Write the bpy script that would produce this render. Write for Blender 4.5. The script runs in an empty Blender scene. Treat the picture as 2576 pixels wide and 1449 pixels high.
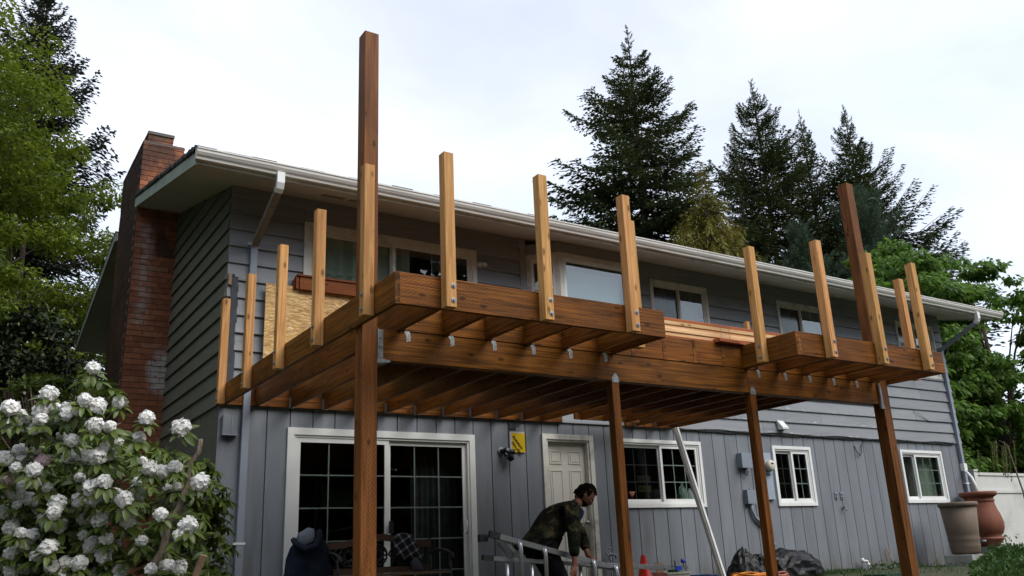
import bpy, bmesh, math, random
import numpy as np
from mathutils import Vector, Matrix, Euler, noise as mnoise
PI = math.pi
sc = bpy.context.scene
COL = sc.collection
R = random.Random(7)

# ---------------------------------------------------------------- camera
cam = bpy.data.cameras.new('camera'); camo = bpy.data.objects.new('camera', cam); COL.objects.link(camo)
cam.sensor_width = 36.0; cam.lens = 2159.72 / 2576 * 36.0; cam.clip_start = .1; cam.clip_end = 3000
yaw, pitch, roll = 0.584191865, 0.298967475, -0.0435010237
d = Vector((math.sin(yaw) * math.cos(pitch), math.cos(yaw) * math.cos(pitch), math.sin(pitch)))
r0 = Vector((math.cos(yaw), -math.sin(yaw), 0)); u0 = r0.cross(d)
rr = r0 * math.cos(roll) + u0 * math.sin(roll); uu = -r0 * math.sin(roll) + u0 * math.cos(roll)
M = Matrix((rr, uu, -d)).transposed().to_4x4(); M.translation = Vector((-2.57, -10.3, .575))
camo.matrix_world = M
sc.camera = camo
sc.render.resolution_x = 1024; sc.render.resolution_y = 576

# ---------------------------------------------------------------- world, sun, exposure
SUN_EL, SUN_AZ = math.radians(48), math.radians(152)      # azimuth clockwise from +y
w = bpy.data.worlds.new("World"); sc.world = w; w.use_nodes = True
nt = w.node_tree; nt.nodes.clear()
def N(nt, t, **k):
    n = nt.nodes.new(t)
    for a, b in k.items():
        if a.startswith('i_'): n.inputs[a[2:].replace('_', ' ')].default_value = b
        else: setattr(n, a, b)
    return n
def L(nt, a, b): nt.links.new(a, b)
def ramp(nt, fac, stops, interp='LINEAR'):
    n = nt.nodes.new('ShaderNodeValToRGB'); e = n.color_ramp.elements; n.color_ramp.interpolation = interp
    while len(e) > 1: e.remove(e[-1])
    e[0].position = stops[0][0]; e[0].color = (*stops[0][1], 1)
    for p, c in stops[1:]:
        x = e.new(p); x.color = (*c, 1)
    L(nt, fac, n.inputs[0]); return n.outputs[0]
sky = N(nt, 'ShaderNodeTexSky', sky_type='NISHITA', sun_disc=False, sun_elevation=SUN_EL, sun_rotation=SUN_AZ)
bg1 = N(nt, 'ShaderNodeBackground', i_Strength=.05); L(nt, sky.outputs[0], bg1.inputs[0])
tc = N(nt, 'ShaderNodeTexCoord'); mp = N(nt, 'ShaderNodeMapping'); mp.inputs['Scale'].default_value = (1, 1, 2.2)
mp.inputs['Location'].default_value = (.35, .1, .2)
L(nt, tc.outputs['Generated'], mp.inputs[0])
nz = N(nt, 'ShaderNodeTexNoise', i_Scale=2.3, i_Detail=6.0, i_Roughness=.5, i_Distortion=.35); L(nt, mp.outputs[0], nz.inputs[0])
cl = ramp(nt, nz.outputs[0], [(.3, (.60, .605, .63)), (.44, (.70, .71, .74)), (.56, (.82, .835, .87)), (.70, (.98, .97, .965))])
bg2 = N(nt, 'ShaderNodeBackground', i_Strength=.53); L(nt, cl, bg2.inputs[0])
ad = N(nt, 'ShaderNodeAddShader'); L(nt, bg1.outputs[0], ad.inputs[0]); L(nt, bg2.outputs[0], ad.inputs[1])
wo = N(nt, 'ShaderNodeOutputWorld'); L(nt, ad.outputs[0], wo.inputs[0])
sun = bpy.data.lights.new('sun', 'SUN'); sun.energy = 1.5; sun.angle = math.radians(40); sun.color = (1, .97, .92)
suno = bpy.data.objects.new('sun', sun); COL.objects.link(suno)
sd = Vector((math.sin(SUN_AZ) * math.cos(SUN_EL), math.cos(SUN_AZ) * math.cos(SUN_EL), math.sin(SUN_EL)))
suno.rotation_euler = sd.to_track_quat('Z', 'Y').to_euler()
sc.view_settings.view_transform = 'Standard'; sc.view_settings.look = 'None'
sc.view_settings.exposure = .98; sc.view_settings.gamma = 1; sc.view_settings.use_curve_mapping = False

# ---------------------------------------------------------------- material helpers
def newmat(name):
    m = bpy.data.materials.new(name); m.use_nodes = True; nt = m.node_tree; nt.nodes.clear()
    out = nt.nodes.new('ShaderNodeOutputMaterial'); p = nt.nodes.new('ShaderNodeBsdfPrincipled')
    L(nt, p.outputs[0], out.inputs[0]); return m, nt, p, out
def setspec(p, v): p.inputs['Specular IOR Level'].default_value = v
def mixc(nt, fac, a, b, mode='MIX'):
    n = nt.nodes.new('ShaderNodeMix'); n.data_type = 'RGBA'; n.blend_type = mode
    for s, v in ((n.inputs[0], fac), (n.inputs[6], a), (n.inputs[7], b)):
        if isinstance(v, (int, float)): s.default_value = v
        elif isinstance(v, tuple): s.default_value = (*v, 1)
        else: L(nt, v, s)
    return n.outputs[2]
def math_(nt, op, a, b=None, c=None):
    n = nt.nodes.new('ShaderNodeMath'); n.operation = op
    for i, v in enumerate((a, b, c)):
        if v is None: continue
        if isinstance(v, (int, float)): n.inputs[i].default_value = v
        else: L(nt, v, n.inputs[i])
    return n.outputs[0]
def noise(nt, vec, scale, detail=3.0, rough=.55, dist=0.0):
    n = N(nt, 'ShaderNodeTexNoise', i_Scale=scale, i_Detail=detail, i_Roughness=rough, i_Distortion=dist)
    if vec is not None: L(nt, vec, n.inputs[0])
    return n.outputs[0]
def mapping(nt, vec, s=(1, 1, 1), rot=(0, 0, 0), loc=(0, 0, 0)):
    n = nt.nodes.new('ShaderNodeMapping'); n.inputs['Scale'].default_value = s; n.inputs['Rotation'].default_value = rot
    n.inputs['Location'].default_value = loc; L(nt, vec, n.inputs[0]); return n.outputs[0]
def world_pos(nt): return nt.nodes.new('ShaderNodeNewGeometry').outputs['Position']
def simple(name, base, rough=.6, var=.12, scale=3.0, spec=.3, metal=0.0, bump=0.0, bscale=40.0, dirt=None, dscale=1.2, stretch=(1, 1, 1), randv=0.0):
    m, nt, p, out = newmat(name); pos = mapping(nt, world_pos(nt), stretch)
    n = noise(nt, pos, scale, 5.0); lo = tuple(c * (1 - var) for c in base); hi = tuple(min(1, c * (1 + var)) for c in base)
    c = ramp(nt, n, [(.3, lo), (.7, hi)])
    if dirt:
        n2 = noise(nt, pos, dscale, 6.0, .65); f = ramp(nt, n2, [(.52, (0, 0, 0)), (.72, (1, 1, 1))]); c = mixc(nt, f, c, dirt)
    if randv:
        oi = nt.nodes.new('ShaderNodeObjectInfo'); v = math_(nt, 'MULTIPLY_ADD', oi.outputs['Random'], randv * 2, 1 - randv)
        h = N(nt, 'ShaderNodeHueSaturation'); L(nt, v, h.inputs['Value']); L(nt, c, h.inputs['Color']); c = h.outputs[0]
    L(nt, c, p.inputs['Base Color']); p.inputs['Roughness'].default_value = rough; p.inputs['Metallic'].default_value = metal; setspec(p, spec)
    if bump:
        b = N(nt, 'ShaderNodeBump', i_Strength=bump, i_Distance=.01); L(nt, noise(nt, pos, bscale, 4.0), b.inputs['Height']); L(nt, b.outputs[0], p.inputs['Normal'])
    return m
def wood(name, dark, light, incise=False, knots=True, rough=.6, blotch=.35, grain=55.0, gdark=.5, randv=.12, randhue=.004):
    m, nt, p, out = newmat(name)
    uv = nt.nodes.new('ShaderNodeUVMap').outputs[0]
    oi = nt.nodes.new('ShaderNodeObjectInfo'); rnd = oi.outputs['Random']
    off = nt.nodes.new('ShaderNodeCombineXYZ'); L(nt, math_(nt, 'MULTIPLY', rnd, 37.0), off.inputs[0]); L(nt, math_(nt, 'MULTIPLY', rnd, 11.0), off.inputs[1]); L(nt, math_(nt, 'MULTIPLY', rnd, 23.0), off.inputs[2])
    va = nt.nodes.new('ShaderNodeVectorMath'); va.operation = 'ADD'; L(nt, uv, va.inputs[0]); L(nt, off.outputs[0], va.inputs[1]); v = va.outputs[0]
    g = noise(nt, mapping(nt, v, (1.6, grain, 1)), 1.0, 5.0, .6, .8)
    c = ramp(nt, g, [(.3, dark), (.68, light)])
    bl = noise(nt, mapping(nt, v, (1.3, 3.5, 1)), 1.0, 4.0, .6)
    c = mixc(nt, ramp(nt, bl, [(.35, (0, 0, 0)), (.75, (blotch,) * 3)]), c, tuple(x * .45 for x in dark))
    if knots:
        vo = N(nt, 'ShaderNodeTexVoronoi', i_Scale=1.0); vo.inputs['Randomness'].default_value = 1.0
        L(nt, mapping(nt, v, (4.2, 9.0, 1)), vo.inputs[0])
        k = ramp(nt, vo.outputs['Distance'], [(.0, (1, 1, 1)), (.10, (.85,) * 3), (.19, (0, 0, 0))])
        c = mixc(nt, math_(nt, 'MULTIPLY', k, .8), c, tuple(x * .22 for x in dark))
    if incise:
        s = nt.nodes.new('ShaderNodeSeparateXYZ'); L(nt, uv, s.inputs[0])
        vv = math_(nt, 'DIVIDE', s.outputs[1], .0145); row = math_(nt, 'FLOOR', vv); fv = math_(nt, 'FRACT', vv)
        wn = N(nt, 'ShaderNodeTexWhiteNoise', noise_dimensions='1D'); L(nt, row, wn.inputs['W'])
        un = math_(nt, 'ADD', math_(nt, 'DIVIDE', s.outputs[0], .042), math_(nt, 'ADD', math_(nt, 'MULTIPLY', row, .5), math_(nt, 'MULTIPLY', wn.outputs[0], .2)))
        fu = math_(nt, 'FRACT', un)
        dash = math_(nt, 'MULTIPLY', math_(nt, 'LESS_THAN', fu, .5), math_(nt, 'LESS_THAN', fv, .36))
        c = mixc(nt, math_(nt, 'MULTIPLY', dash, .5), c, tuple(x * .12 for x in dark))
    hs = N(nt, 'ShaderNodeHueSaturation'); L(nt, c, hs.inputs['Color'])
    L(nt, math_(nt, 'MULTIPLY_ADD', rnd, 2 * randv, 1 - randv), hs.inputs['Value'])
    r2 = math_(nt, 'FRACT', math_(nt, 'MULTIPLY', rnd, 7.31)); L(nt, math_(nt, 'MULTIPLY_ADD', r2, 2 * randhue, .5 - randhue), hs.inputs['Hue'])
    L(nt, hs.outputs[0], p.inputs['Base Color']); p.inputs['Roughness'].default_value = rough; setspec(p, .15)
    b = N(nt, 'ShaderNodeBump', i_Strength=.25, i_Distance=.003); L(nt, g, b.inputs['Height']); L(nt, b.outputs[0], p.inputs['Normal'])
    return m
def leafmat(name, dark, light, trans=.3, rough=.55, spec=.2, scale=.6, tint=None):
    m, nt, p, out = newmat(name)
    geo = nt.nodes.new('ShaderNodeNewGeometry'); n = noise(nt, geo.outputs['Position'], scale, 3.0)
    f = math_(nt, 'ADD', math_(nt, 'MULTIPLY', n, .55), math_(nt, 'MULTIPLY', geo.outputs['Random Per Island'], .45))
    st = [(.22, dark), (.72, light)]
    if tint: st.append((.9, tint))
    c = ramp(nt, f, st)
    L(nt, c, p.inputs['Base Color']); p.inputs['Roughness'].default_value = rough; setspec(p, spec)
    t = nt.nodes.new('ShaderNodeBsdfTranslucent'); L(nt, mixc(nt, .5, c, tuple(min(1, x * 1.3) for x in light)), t.inputs[0])
    mx = nt.nodes.new('ShaderNodeMixShader'); mx.inputs[0].default_value = trans
    L(nt, p.outputs[0], mx.inputs[1]); L(nt, t.outputs[0], mx.inputs[2]); L(nt, mx.outputs[0], out.inputs[0]); return m
def glassmat(name, tint=(.85, .9, .88), rough=.0, refl=1.0):
    m, nt, p, out = newmat(name); nt.nodes.remove(p)
    t = nt.nodes.new('ShaderNodeBsdfTransparent'); t.inputs[0].default_value = (*tint, 1)
    g = nt.nodes.new('ShaderNodeBsdfGlossy'); g.inputs['Roughness'].default_value = rough; g.inputs[0].default_value = (.9, .95, .95, 1)
    fr = N(nt, 'ShaderNodeFresnel', i_IOR=1.5); pos = world_pos(nt)
    b = N(nt, 'ShaderNodeBump', i_Strength=.05, i_Distance=.01); L(nt, noise(nt, pos, 1.2, 1.0), b.inputs['Height']); L(nt, b.outputs[0], g.inputs['Normal'])
    mx = nt.nodes.new('ShaderNodeMixShader'); bf = math_(nt, 'SUBTRACT', 1.0, nt.nodes.new('ShaderNodeNewGeometry').outputs['Backfacing']); L(nt, math_(nt, 'MINIMUM', math_(nt, 'MULTIPLY', math_(nt, 'MULTIPLY', fr.outputs[0], bf), 2.6 * refl), 1.0), mx.inputs[0])
    L(nt, t.outputs[0], mx.inputs[1]); L(nt, g.outputs[0], mx.inputs[2]); L(nt, mx.outputs[0], out.inputs[0]); return m

MT = {}
MT['siding'] = simple('grey_blue_paint', (.25, .264, .280), .55, .09, 1.5, .25, bump=.25, bscale=120, dirt=(.19, .20, .21), dscale=2.5, stretch=(.35, 1, 3), randv=.09)
MT['siding_side'] = simple('shaded_side_paint', (.150, .150, .118), .65, .09, 1.5, .2, bump=.25, bscale=120, dirt=(.11, .12, .095), dscale=1.5, randv=.05)  # gable wall's shade painted in as a darker olive copy of the siding paint
MT['plank'] = simple('grey_blue_plank_paint', (.195, .212, .234), .6, .12, 1.1, .2, bump=.3, bscale=90, dirt=(.15, .155, .16), dscale=1.4, stretch=(2.5, 2.5, .4), randv=.06)
def wear(name, kind):
    m = MT[name]; nt = m.node_tree; p = next(n for n in nt.nodes if n.type == 'BSDF_PRINCIPLED'); old = p.inputs['Base Color'].links[0].from_socket; pos = world_pos(nt)
    s_ = nt.nodes.new('ShaderNodeSeparateXYZ'); L(nt, pos, s_.inputs[0]); x, y, z = s_.outputs
    if kind == 'chips':
        n = noise(nt, mapping(nt, pos, (7, 1, 40)), 1.0, 3.0, .6); f = ramp(nt, n, [(.60, (0, 0, 0)), (.66, (1, 1, 1))])
        f = math_(nt, 'MULTIPLY', f, math_(nt, 'MULTIPLY', math_(nt, 'MULTIPLY', math_(nt, 'GREATER_THAN', x, 8.3), math_(nt, 'LESS_THAN', x, 13.0)), math_(nt, 'LESS_THAN', z, 2.95)))
        near = math_(nt, 'LESS_THAN', math_(nt, 'FRACT', math_(nt, 'DIVIDE', math_(nt, 'SUBTRACT', z, 2.385), .2215)), .22); c = mixc(nt, math_(nt, 'MULTIPLY', f, near), old, (.62, .63, .62))
    else:
        n = noise(nt, mapping(nt, pos, (4, 4, 1.2)), 1.0, 5.0, .7); h = math_(nt, 'SUBTRACT', 1.0, math_(nt, 'DIVIDE', z, .45)); f = math_(nt, 'MULTIPLY', math_(nt, 'MAXIMUM', h, 0.0), ramp(nt, n, [(.35, (0, 0, 0)), (.65, (1, 1, 1))]))
        c = mixc(nt, f, old, (.10, .085, .06))
        n2 = noise(nt, mapping(nt, pos, (3, 3, .25)), 1.0, 4.0, .6); c = mixc(nt, ramp(nt, n2, [(.55, (0, 0, 0)), (.75, (.5,) * 3)]), c, (.13, .15, .185))
    L(nt, c, p.inputs['Base Color'])
wear('siding', 'chips'); wear('plank', 'splash')
MT['sheath'] = simple('wall_core_paint', (.12, .13, .15), .8)
MT['white'] = simple('white_vinyl', (.74, .75, .73), .4, .05, 2, .4)
MT['whitewood'] = simple('weathered_white_paint', (.62, .61, .55), .6, .12, 5, .3, dirt=(.35, .34, .30), dscale=4)
MT['soffit'] = simple('soffit_paint', (.56, .52, .46), .7, .05, 1.2, .2, dirt=(.45, .41, .35), dscale=1.0)
MT['gutter'] = simple('dirty_gutter_paint', (.70, .68, .63), .5, .12, 9, .35, dirt=(.40, .37, .31), dscale=6, stretch=(.25, 1, 7))
MT['rake'] = simple('mossy_rake_paint', (.36, .41, .35), .7, .12, 3, .2, dirt=(.24, .30, .22), dscale=2.5)
MT['door'] = simple('off_white_door_paint', (.66, .64, .57), .5, .05, 2, .3)
MT['shingle'] = simple('dark_shingle', (.035, .035, .035), .9, .3, 12)
MT['interior'] = simple('interior_wall', (.22, .20, .17), .9, .1, 1)
MT['curtain'] = simple('pale_green_curtain', (.74, .80, .70), .9, .1, 3, stretch=(6, 1, .3))
MT['lace'] = simple('pale_lavender_curtain', (.78, .76, .88), .9, .08, 5)
MT['shade'] = simple('roller_shade_fabric', (.62, .72, .74), .8, .05, 2)
MT['glass'] = glassmat('window_glass', (.72, .76, .74))
MT['coated'] = glassmat('coated_window_glass', (.72, .78, .78), 0, 1.25)
MT['screen'] = glassmat('screened_glass', (.45, .45, .45), .12, .55)
MT['metal'] = simple('galvanised_steel', (.30, .32, .33), .45, .3, 25, .5, .7, bump=.2)
MT['alu'] = simple('brushed_aluminium', (.42, .43, .45), .36, .1, 20, .5, .9)
MT['dkmetal'] = simple('dark_iron', (.03, .03, .03), .5, .2, 8, .4, .3)
MT['blackpl'] = simple('black_plastic', (.018, .018, .018), .45, .2, 8, .4)
MT['greybox'] = simple('grey_painted_metal', (.22, .25, .29), .5, .08, 4, .4)
MT['meterpan'] = simple('pale_blue_metal', (.30, .36, .43), .5, .06, 4, .4)
MT['pvc'] = simple('white_pvc', (.70, .71, .70), .35, .05, 3, .4, dirt=(.5, .5, .45), dscale=6)
MT['spout'] = simple('painted_downspout', (.25, .28, .335), .5, .08, 3, .35)
MT['spoutold'] = simple('stained_downspout', (.24, .215, .18), .6, .25, 8, .25, stretch=(4, 4, .6))
MT['treated'] = wood('treated_incised_wood', (.055, .018, .0035), (.37, .132, .020), incise=True, rough=.5, blotch=.75)
MT['treated2'] = wood('treated_smooth_wood', (.055, .018, .0035), (.24, .086, .014), incise=False, rough=.5, blotch=.6)
MT['post'] = wood('treated_post_wood', (.10, .036, .009), (.31, .120, .030), incise=True, rough=.55, blotch=.4, grain=30)
MT['cedar'] = wood('cedar_wood', (.38, .17, .048), (.70, .39, .15), rough=.55, blotch=.12, grain=30, randv=.12, randhue=.006)
MT['cedarpale'] = wood('pale_cedar_board', (.60, .36, .15), (.84, .60, .33), rough=.6, blotch=.05, grain=60, randv=.15, randhue=.01)
MT['cedarred'] = wood('red_cedar_board', (.30, .085, .03), (.42, .14, .05), rough=.5, blotch=.2)
MT['brownrail'] = wood('stained_rail_wood', (.14, .035, .008), (.26, .07, .016), rough=.5, blotch=.3)
MT['benchwood'] = wood('bench_wood', (.10, .055, .035), (.20, .125, .085), rough=.6, blotch=.3)
MT['bark'] = simple('conifer_bark', (.10, .075, .06), .95, .35, 6, .1, bump=.6, bscale=14, stretch=(3, 3, .6))
MT['greybark'] = simple('grey_twisted_bark', (.24, .19, .15), .9, .45, 14, .1, bump=.9, bscale=30, stretch=(3, 3, .7))
MT['concrete'] = simple('concrete', (.30, .30, .28), .9, .2, 6, .2, bump=.4)
MT['tan'] = simple('tan_resin', (.15, .11, .08), .65, .12, 6, .3, bump=.3, bscale=80, dirt=(.10, .08, .06), dscale=3, stretch=(1, 1, .4))
MT['terracotta'] = simple('terracotta_resin', (.20, .070, .042), .65, .15, 4, .25, dirt=(.16, .06, .035), dscale=3, stretch=(1, 1, .4))
MT['fence'] = simple('white_vinyl_fence_plastic', (.58, .58, .55), .5, .06, 2, .3, dirt=(.42, .41, .36), dscale=1.5)
MT['cone'] = simple('orange_cone_plastic', (.85, .04, .012), .45, .05, 3, .4)
MT['blue'] = simple('blue_plastic', (.015, .05, .42), .4, .1, 4, .4)
MT['navybk'] = simple('dark_blue_bucket_plastic', (.02, .05, .15), .4, .1, 4, .4)
MT['redbk'] = simple('dark_red_bucket_plastic', (.08, .015, .015), .4, .1, 4, .4)
MT['cardboard'] = simple('cardboard', (.28, .19, .11), .9, .1, 6)
MT['crate'] = simple('dirty_white_crate', (.55, .52, .44), .6, .1, 6)
MT['green'] = simple('green_plastic', (.02, .14, .05), .5, .1, 6)
MT['dkgreen'] = simple('dark_green_plastic_lid', (.03, .06, .04), .6, .1, 6)
MT['orange'] = simple('orange_hose', (.80, .27, .03), .45, .1, 6)
MT['pink'] = simple('faded_red_cord', (.45, .16, .13), .5, .1, 6)
MT['jug'] = simple('milky_plastic', (.40, .52, .47), .4, .06, 4)
MT['navy'] = simple('navy_cloth', (.013, .018, .032), .9, .4, 8, .15, bump=.3)
MT['lining'] = simple('grey_lining_cloth', (.13, .145, .18), .85, .1, 6)
MT['denim'] = simple('dark_trousers', (.008, .008, .010), .95, .3, 8, .1)
MT['greycloth'] = simple('grey_cloth', (.10, .10, .11), .9, .2, 8)
MT['skin'] = simple('skin', (.15, .062, .040), .6, .1, 10, .2)
MT['hair'] = simple('dark_hair', (.006, .004, .003), .95, .5, 30, .05)
MT['shirt'] = simple('dark_blue_shirt', (.012, .018, .06), .9, .2, 8, .1)
MT['yellow'] = simple('yellow_card', (.80, .56, .010), .6, .04, 3)
MT['paper'] = simple('white_card', (.6, .6, .6), .7, .04, 3)
MT['ink'] = simple('black_ink', (.03, .012, .01), .7)
MT['notepaper'] = simple('note_paper', (.42, .46, .34), .8, .05, 6)
MT['noteyellow'] = simple('yellow_green_note_paper', (.50, .52, .16), .8, .05, 6)
MT['felt'] = simple('dark_building_felt', (.06, .065, .075), .85, .25, 12)
MT['stake'] = simple('weathered_stake', (.30, .20, .13), .9, .25, 12, stretch=(3, 3, .5))
def bagmat():
    m, nt, p, out = newmat('black_bag_plastic'); p.inputs['Base Color'].default_value = (.008, .008, .009, 1); p.inputs['Roughness'].default_value = .4; setspec(p, .22)
    b = N(nt, 'ShaderNodeBump', i_Strength=.5, i_Distance=.02)
    L(nt, noise(nt, world_pos(nt), 9, 5.0, .6, 1.5), b.inputs['Height']); L(nt, b.outputs[0], p.inputs['Normal']); return m
MT['bag'] = bagmat()
def clearbag():
    m, nt, p, out = newmat('clear_bag_plastic'); nt.nodes.remove(p)
    t = nt.nodes.new('ShaderNodeBsdfTransparent'); t.inputs[0].default_value = (.93, .93, .93, 1)
    g = nt.nodes.new('ShaderNodeBsdfGlossy'); g.inputs['Roughness'].default_value = .15
    mx = nt.nodes.new('ShaderNodeMixShader'); mx.inputs[0].default_value = .08; L(nt, t.outputs[0], mx.inputs[1]); L(nt, g.outputs[0], mx.inputs[2]); L(nt, mx.outputs[0], out.inputs[0]); return m
MT['clear'] = clearbag()
def osbmat():
    m, nt, p, out = newmat('osb_flakes'); uv = nt.nodes.new('ShaderNodeUVMap').outputs[0]
    wv = nt.nodes.new('ShaderNodeVectorMath'); wv.operation = 'ADD'; n0 = N(nt, 'ShaderNodeTexNoise', i_Scale=5.0, i_Detail=2.0); L(nt, uv, n0.inputs[0])
    sc_ = nt.nodes.new('ShaderNodeVectorMath'); sc_.operation = 'SCALE'; L(nt, n0.outputs[1], sc_.inputs[0]); sc_.inputs['Scale'].default_value = .10
    L(nt, uv, wv.inputs[0]); L(nt, sc_.outputs[0], wv.inputs[1])
    cols = []
    for rot, s in ((.35, (12, 60, 1)), (-.45, (14, 70, 1)), (1.2, (16, 75, 1))):
        vo = N(nt, 'ShaderNodeTexVoronoi', i_Scale=1.0); L(nt, mapping(nt, wv.outputs[0], s, (0, 0, rot)), vo.inputs[0])
        sp = nt.nodes.new('ShaderNodeSeparateColor'); L(nt, vo.outputs['Color'], sp.inputs[0]); cols.append(sp)
    c1 = ramp(nt, cols[0].outputs[0], [(.0, (.34, .17, .045)), (.5, (.55, .32, .09)), (1, (.72, .48, .17))])
    c2 = ramp(nt, cols[1].outputs[0], [(.0, (.38, .19, .05)), (.6, (.60, .36, .11)), (1, (.78, .55, .24))])
    c = mixc(nt, math_(nt, 'GREATER_THAN', cols[1].outputs[1], .45), c1, c2)
    c3 = ramp(nt, cols[2].outputs[0], [(.0, (.30, .12, .04)), (1, (.80, .60, .30))])
    c = mixc(nt, math_(nt, 'GREATER_THAN', cols[2].outputs[1], .8), c, c3)
    L(nt, c, p.inputs['Base Color']); p.inputs['Roughness'].default_value = .6; return m
MT['osb'] = osbmat()
def brickmat():
    m, nt, p, out = newmat('red_brick'); pos = world_pos(nt); oi = nt.nodes.new('ShaderNodeObjectInfo')
    geo = nt.nodes.new('ShaderNodeNewGeometry')
    rnd = math_(nt, 'FRACT', math_(nt, 'ADD', oi.outputs['Random'], geo.outputs['Random Per Island']))
    c = ramp(nt, rnd, [(0, (.26, .095, .048)), (.5, (.34, .125, .062)), (.85, (.40, .15, .075)), (1, (.36, .17, .105))])
    n = noise(nt, pos, 14, 5.0); c = mixc(nt, ramp(nt, n, [(.4, (0, 0, 0)), (.8, (.6,) * 3)]), c, (.10, .035, .025))
    s = nt.nodes.new('ShaderNodeSeparateXYZ'); L(nt, pos, s.inputs[0]); x, y, z = s.outputs
    # efflorescence: a vertical streak below the eave and a patch beside the siding
    n2 = noise(nt, mapping(nt, pos, (5, 5, 9)), 1.0, 5.0, .7)
    b1 = math_(nt, 'SUBTRACT', 1.0, math_(nt, 'MULTIPLY', math_(nt, 'ABSOLUTE', math_(nt, 'ADD', x, .40)), 7.0))
    b1 = math_(nt, 'MULTIPLY', math_(nt, 'MAXIMUM', b1, 0.0), math_(nt, 'MULTIPLY', math_(nt, 'GREATER_THAN', z, 4.1), math_(nt, 'LESS_THAN', z, 5.75)))
    dx = math_(nt, 'MULTIPLY', math_(nt, 'ADD', x, .02), 4.2); dz = math_(nt, 'MULTIPLY', math_(nt, 'SUBTRACT', z, 3.38), 2.9)
    b2 = math_(nt, 'MAXIMUM', math_(nt, 'SUBTRACT', 1.25, math_(nt, 'ADD', math_(nt, 'MULTIPLY', dx, dx), math_(nt, 'MULTIPLY', dz, dz))), 0.0)
    f = math_(nt, 'MULTIPLY', math_(nt, 'ADD', math_(nt, 'MULTIPLY', b1, .75), math_(nt, 'MULTIPLY', b2, 1.7)), ramp(nt, n2, [(.38, (0, 0, 0)), (.6, (1, 1, 1))]))
    c = mixc(nt, math_(nt, 'MINIMUM', f, .9), c, (.50, .46, .43))
    # left face darkened to paint in its shade; soot and moss under the crown
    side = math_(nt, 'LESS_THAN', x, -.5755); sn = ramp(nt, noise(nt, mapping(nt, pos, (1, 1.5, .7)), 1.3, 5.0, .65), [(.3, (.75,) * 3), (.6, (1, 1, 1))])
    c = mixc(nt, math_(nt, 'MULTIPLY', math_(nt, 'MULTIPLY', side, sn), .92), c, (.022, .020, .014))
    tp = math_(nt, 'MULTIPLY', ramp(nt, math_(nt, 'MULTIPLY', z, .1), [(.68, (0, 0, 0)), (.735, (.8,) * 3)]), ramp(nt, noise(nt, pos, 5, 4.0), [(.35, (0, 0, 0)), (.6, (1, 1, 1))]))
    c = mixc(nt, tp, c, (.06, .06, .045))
    soot = math_(nt, 'MULTIPLY', ramp(nt, noise(nt, mapping(nt, pos, (2.5, 1, 1.2)), 1.0, 4.0), [(.5, (0, 0, 0)), (.62, (.75,) * 3)]), math_(nt, 'GREATER_THAN', z, 5.2))
    c = mixc(nt, soot, c, (.045, .03, .025))
    L(nt, c, p.inputs['Base Color']); p.inputs['Roughness'].default_value = .85; setspec(p, .2)
    b = N(nt, 'ShaderNodeBump', i_Strength=.4, i_Distance=.004); L(nt, noise(nt, pos, 60, 4.0), b.inputs['Height']); L(nt, b.outputs[0], p.inputs['Normal']); return m
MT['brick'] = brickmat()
MT['mortar'] = simple('mortar', (.13, .115, .10), .95, .2, 10)
def camomat():
    m, nt, p, out = newmat('camouflage_cloth'); tc = nt.nodes.new('ShaderNodeTexCoord').outputs['Object']
    n1 = noise(nt, mapping(nt, tc, (1, 1, 1.4)), 8.0, 2.0, .5, .6); n2 = noise(nt, mapping(nt, tc, (1, 1, 1.4), loc=(3, 7, 2)), 9.0, 2.0, .5, .6)
    c = ramp(nt, n1, [(0, (.010, .007, .005)), (.46, (.008, .010, .005)), (.56, (.018, .020, .009))], 'CONSTANT')
    c = mixc(nt, math_(nt, 'GREATER_THAN', n2, .60), c, (.050, .038, .020)); c = mixc(nt, math_(nt, 'LESS_THAN', n2, .40), c, (.003, .003, .003))
    L(nt, c, p.inputs['Base Color']); p.inputs['Roughness'].default_value = .9; setspec(p, .1)
    b = N(nt, 'ShaderNodeBump', i_Strength=.8, i_Distance=.03); L(nt, noise(nt, mapping(nt, tc, (1, 1, .5)), 14, 3.0), b.inputs['Height']); L(nt, b.outputs[0], p.inputs['Normal']); return m
MT['camo'] = camomat()
def plaidmat():
    m, nt, p, out = newmat('plaid_flannel'); tc = nt.nodes.new('ShaderNodeTexCoord').outputs['Object']
    v = mapping(nt, tc, (1, 1, 1), (.3, .5, .35)); s = nt.nodes.new('ShaderNodeSeparateXYZ'); L(nt, v, s.inputs[0]); f = []
    for o in (0, 2):
        a = math_(nt, 'ABSOLUTE', math_(nt, 'SUBTRACT', math_(nt, 'FRACT', math_(nt, 'DIVIDE', s.outputs[o], .085)), .5)); f.append(math_(nt, 'LESS_THAN', a, .13))
    t = math_(nt, 'ADD', f[0], f[1]); c = ramp(nt, math_(nt, 'MULTIPLY', t, .5), [(0, (.012, .012, .014)), (.5, (.11, .11, .12)), (1, (.42, .42, .45))])
    L(nt, c, p.inputs['Base Color']); p.inputs['Roughness'].default_value = .95; return m
MT['plaid'] = plaidmat()
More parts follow.
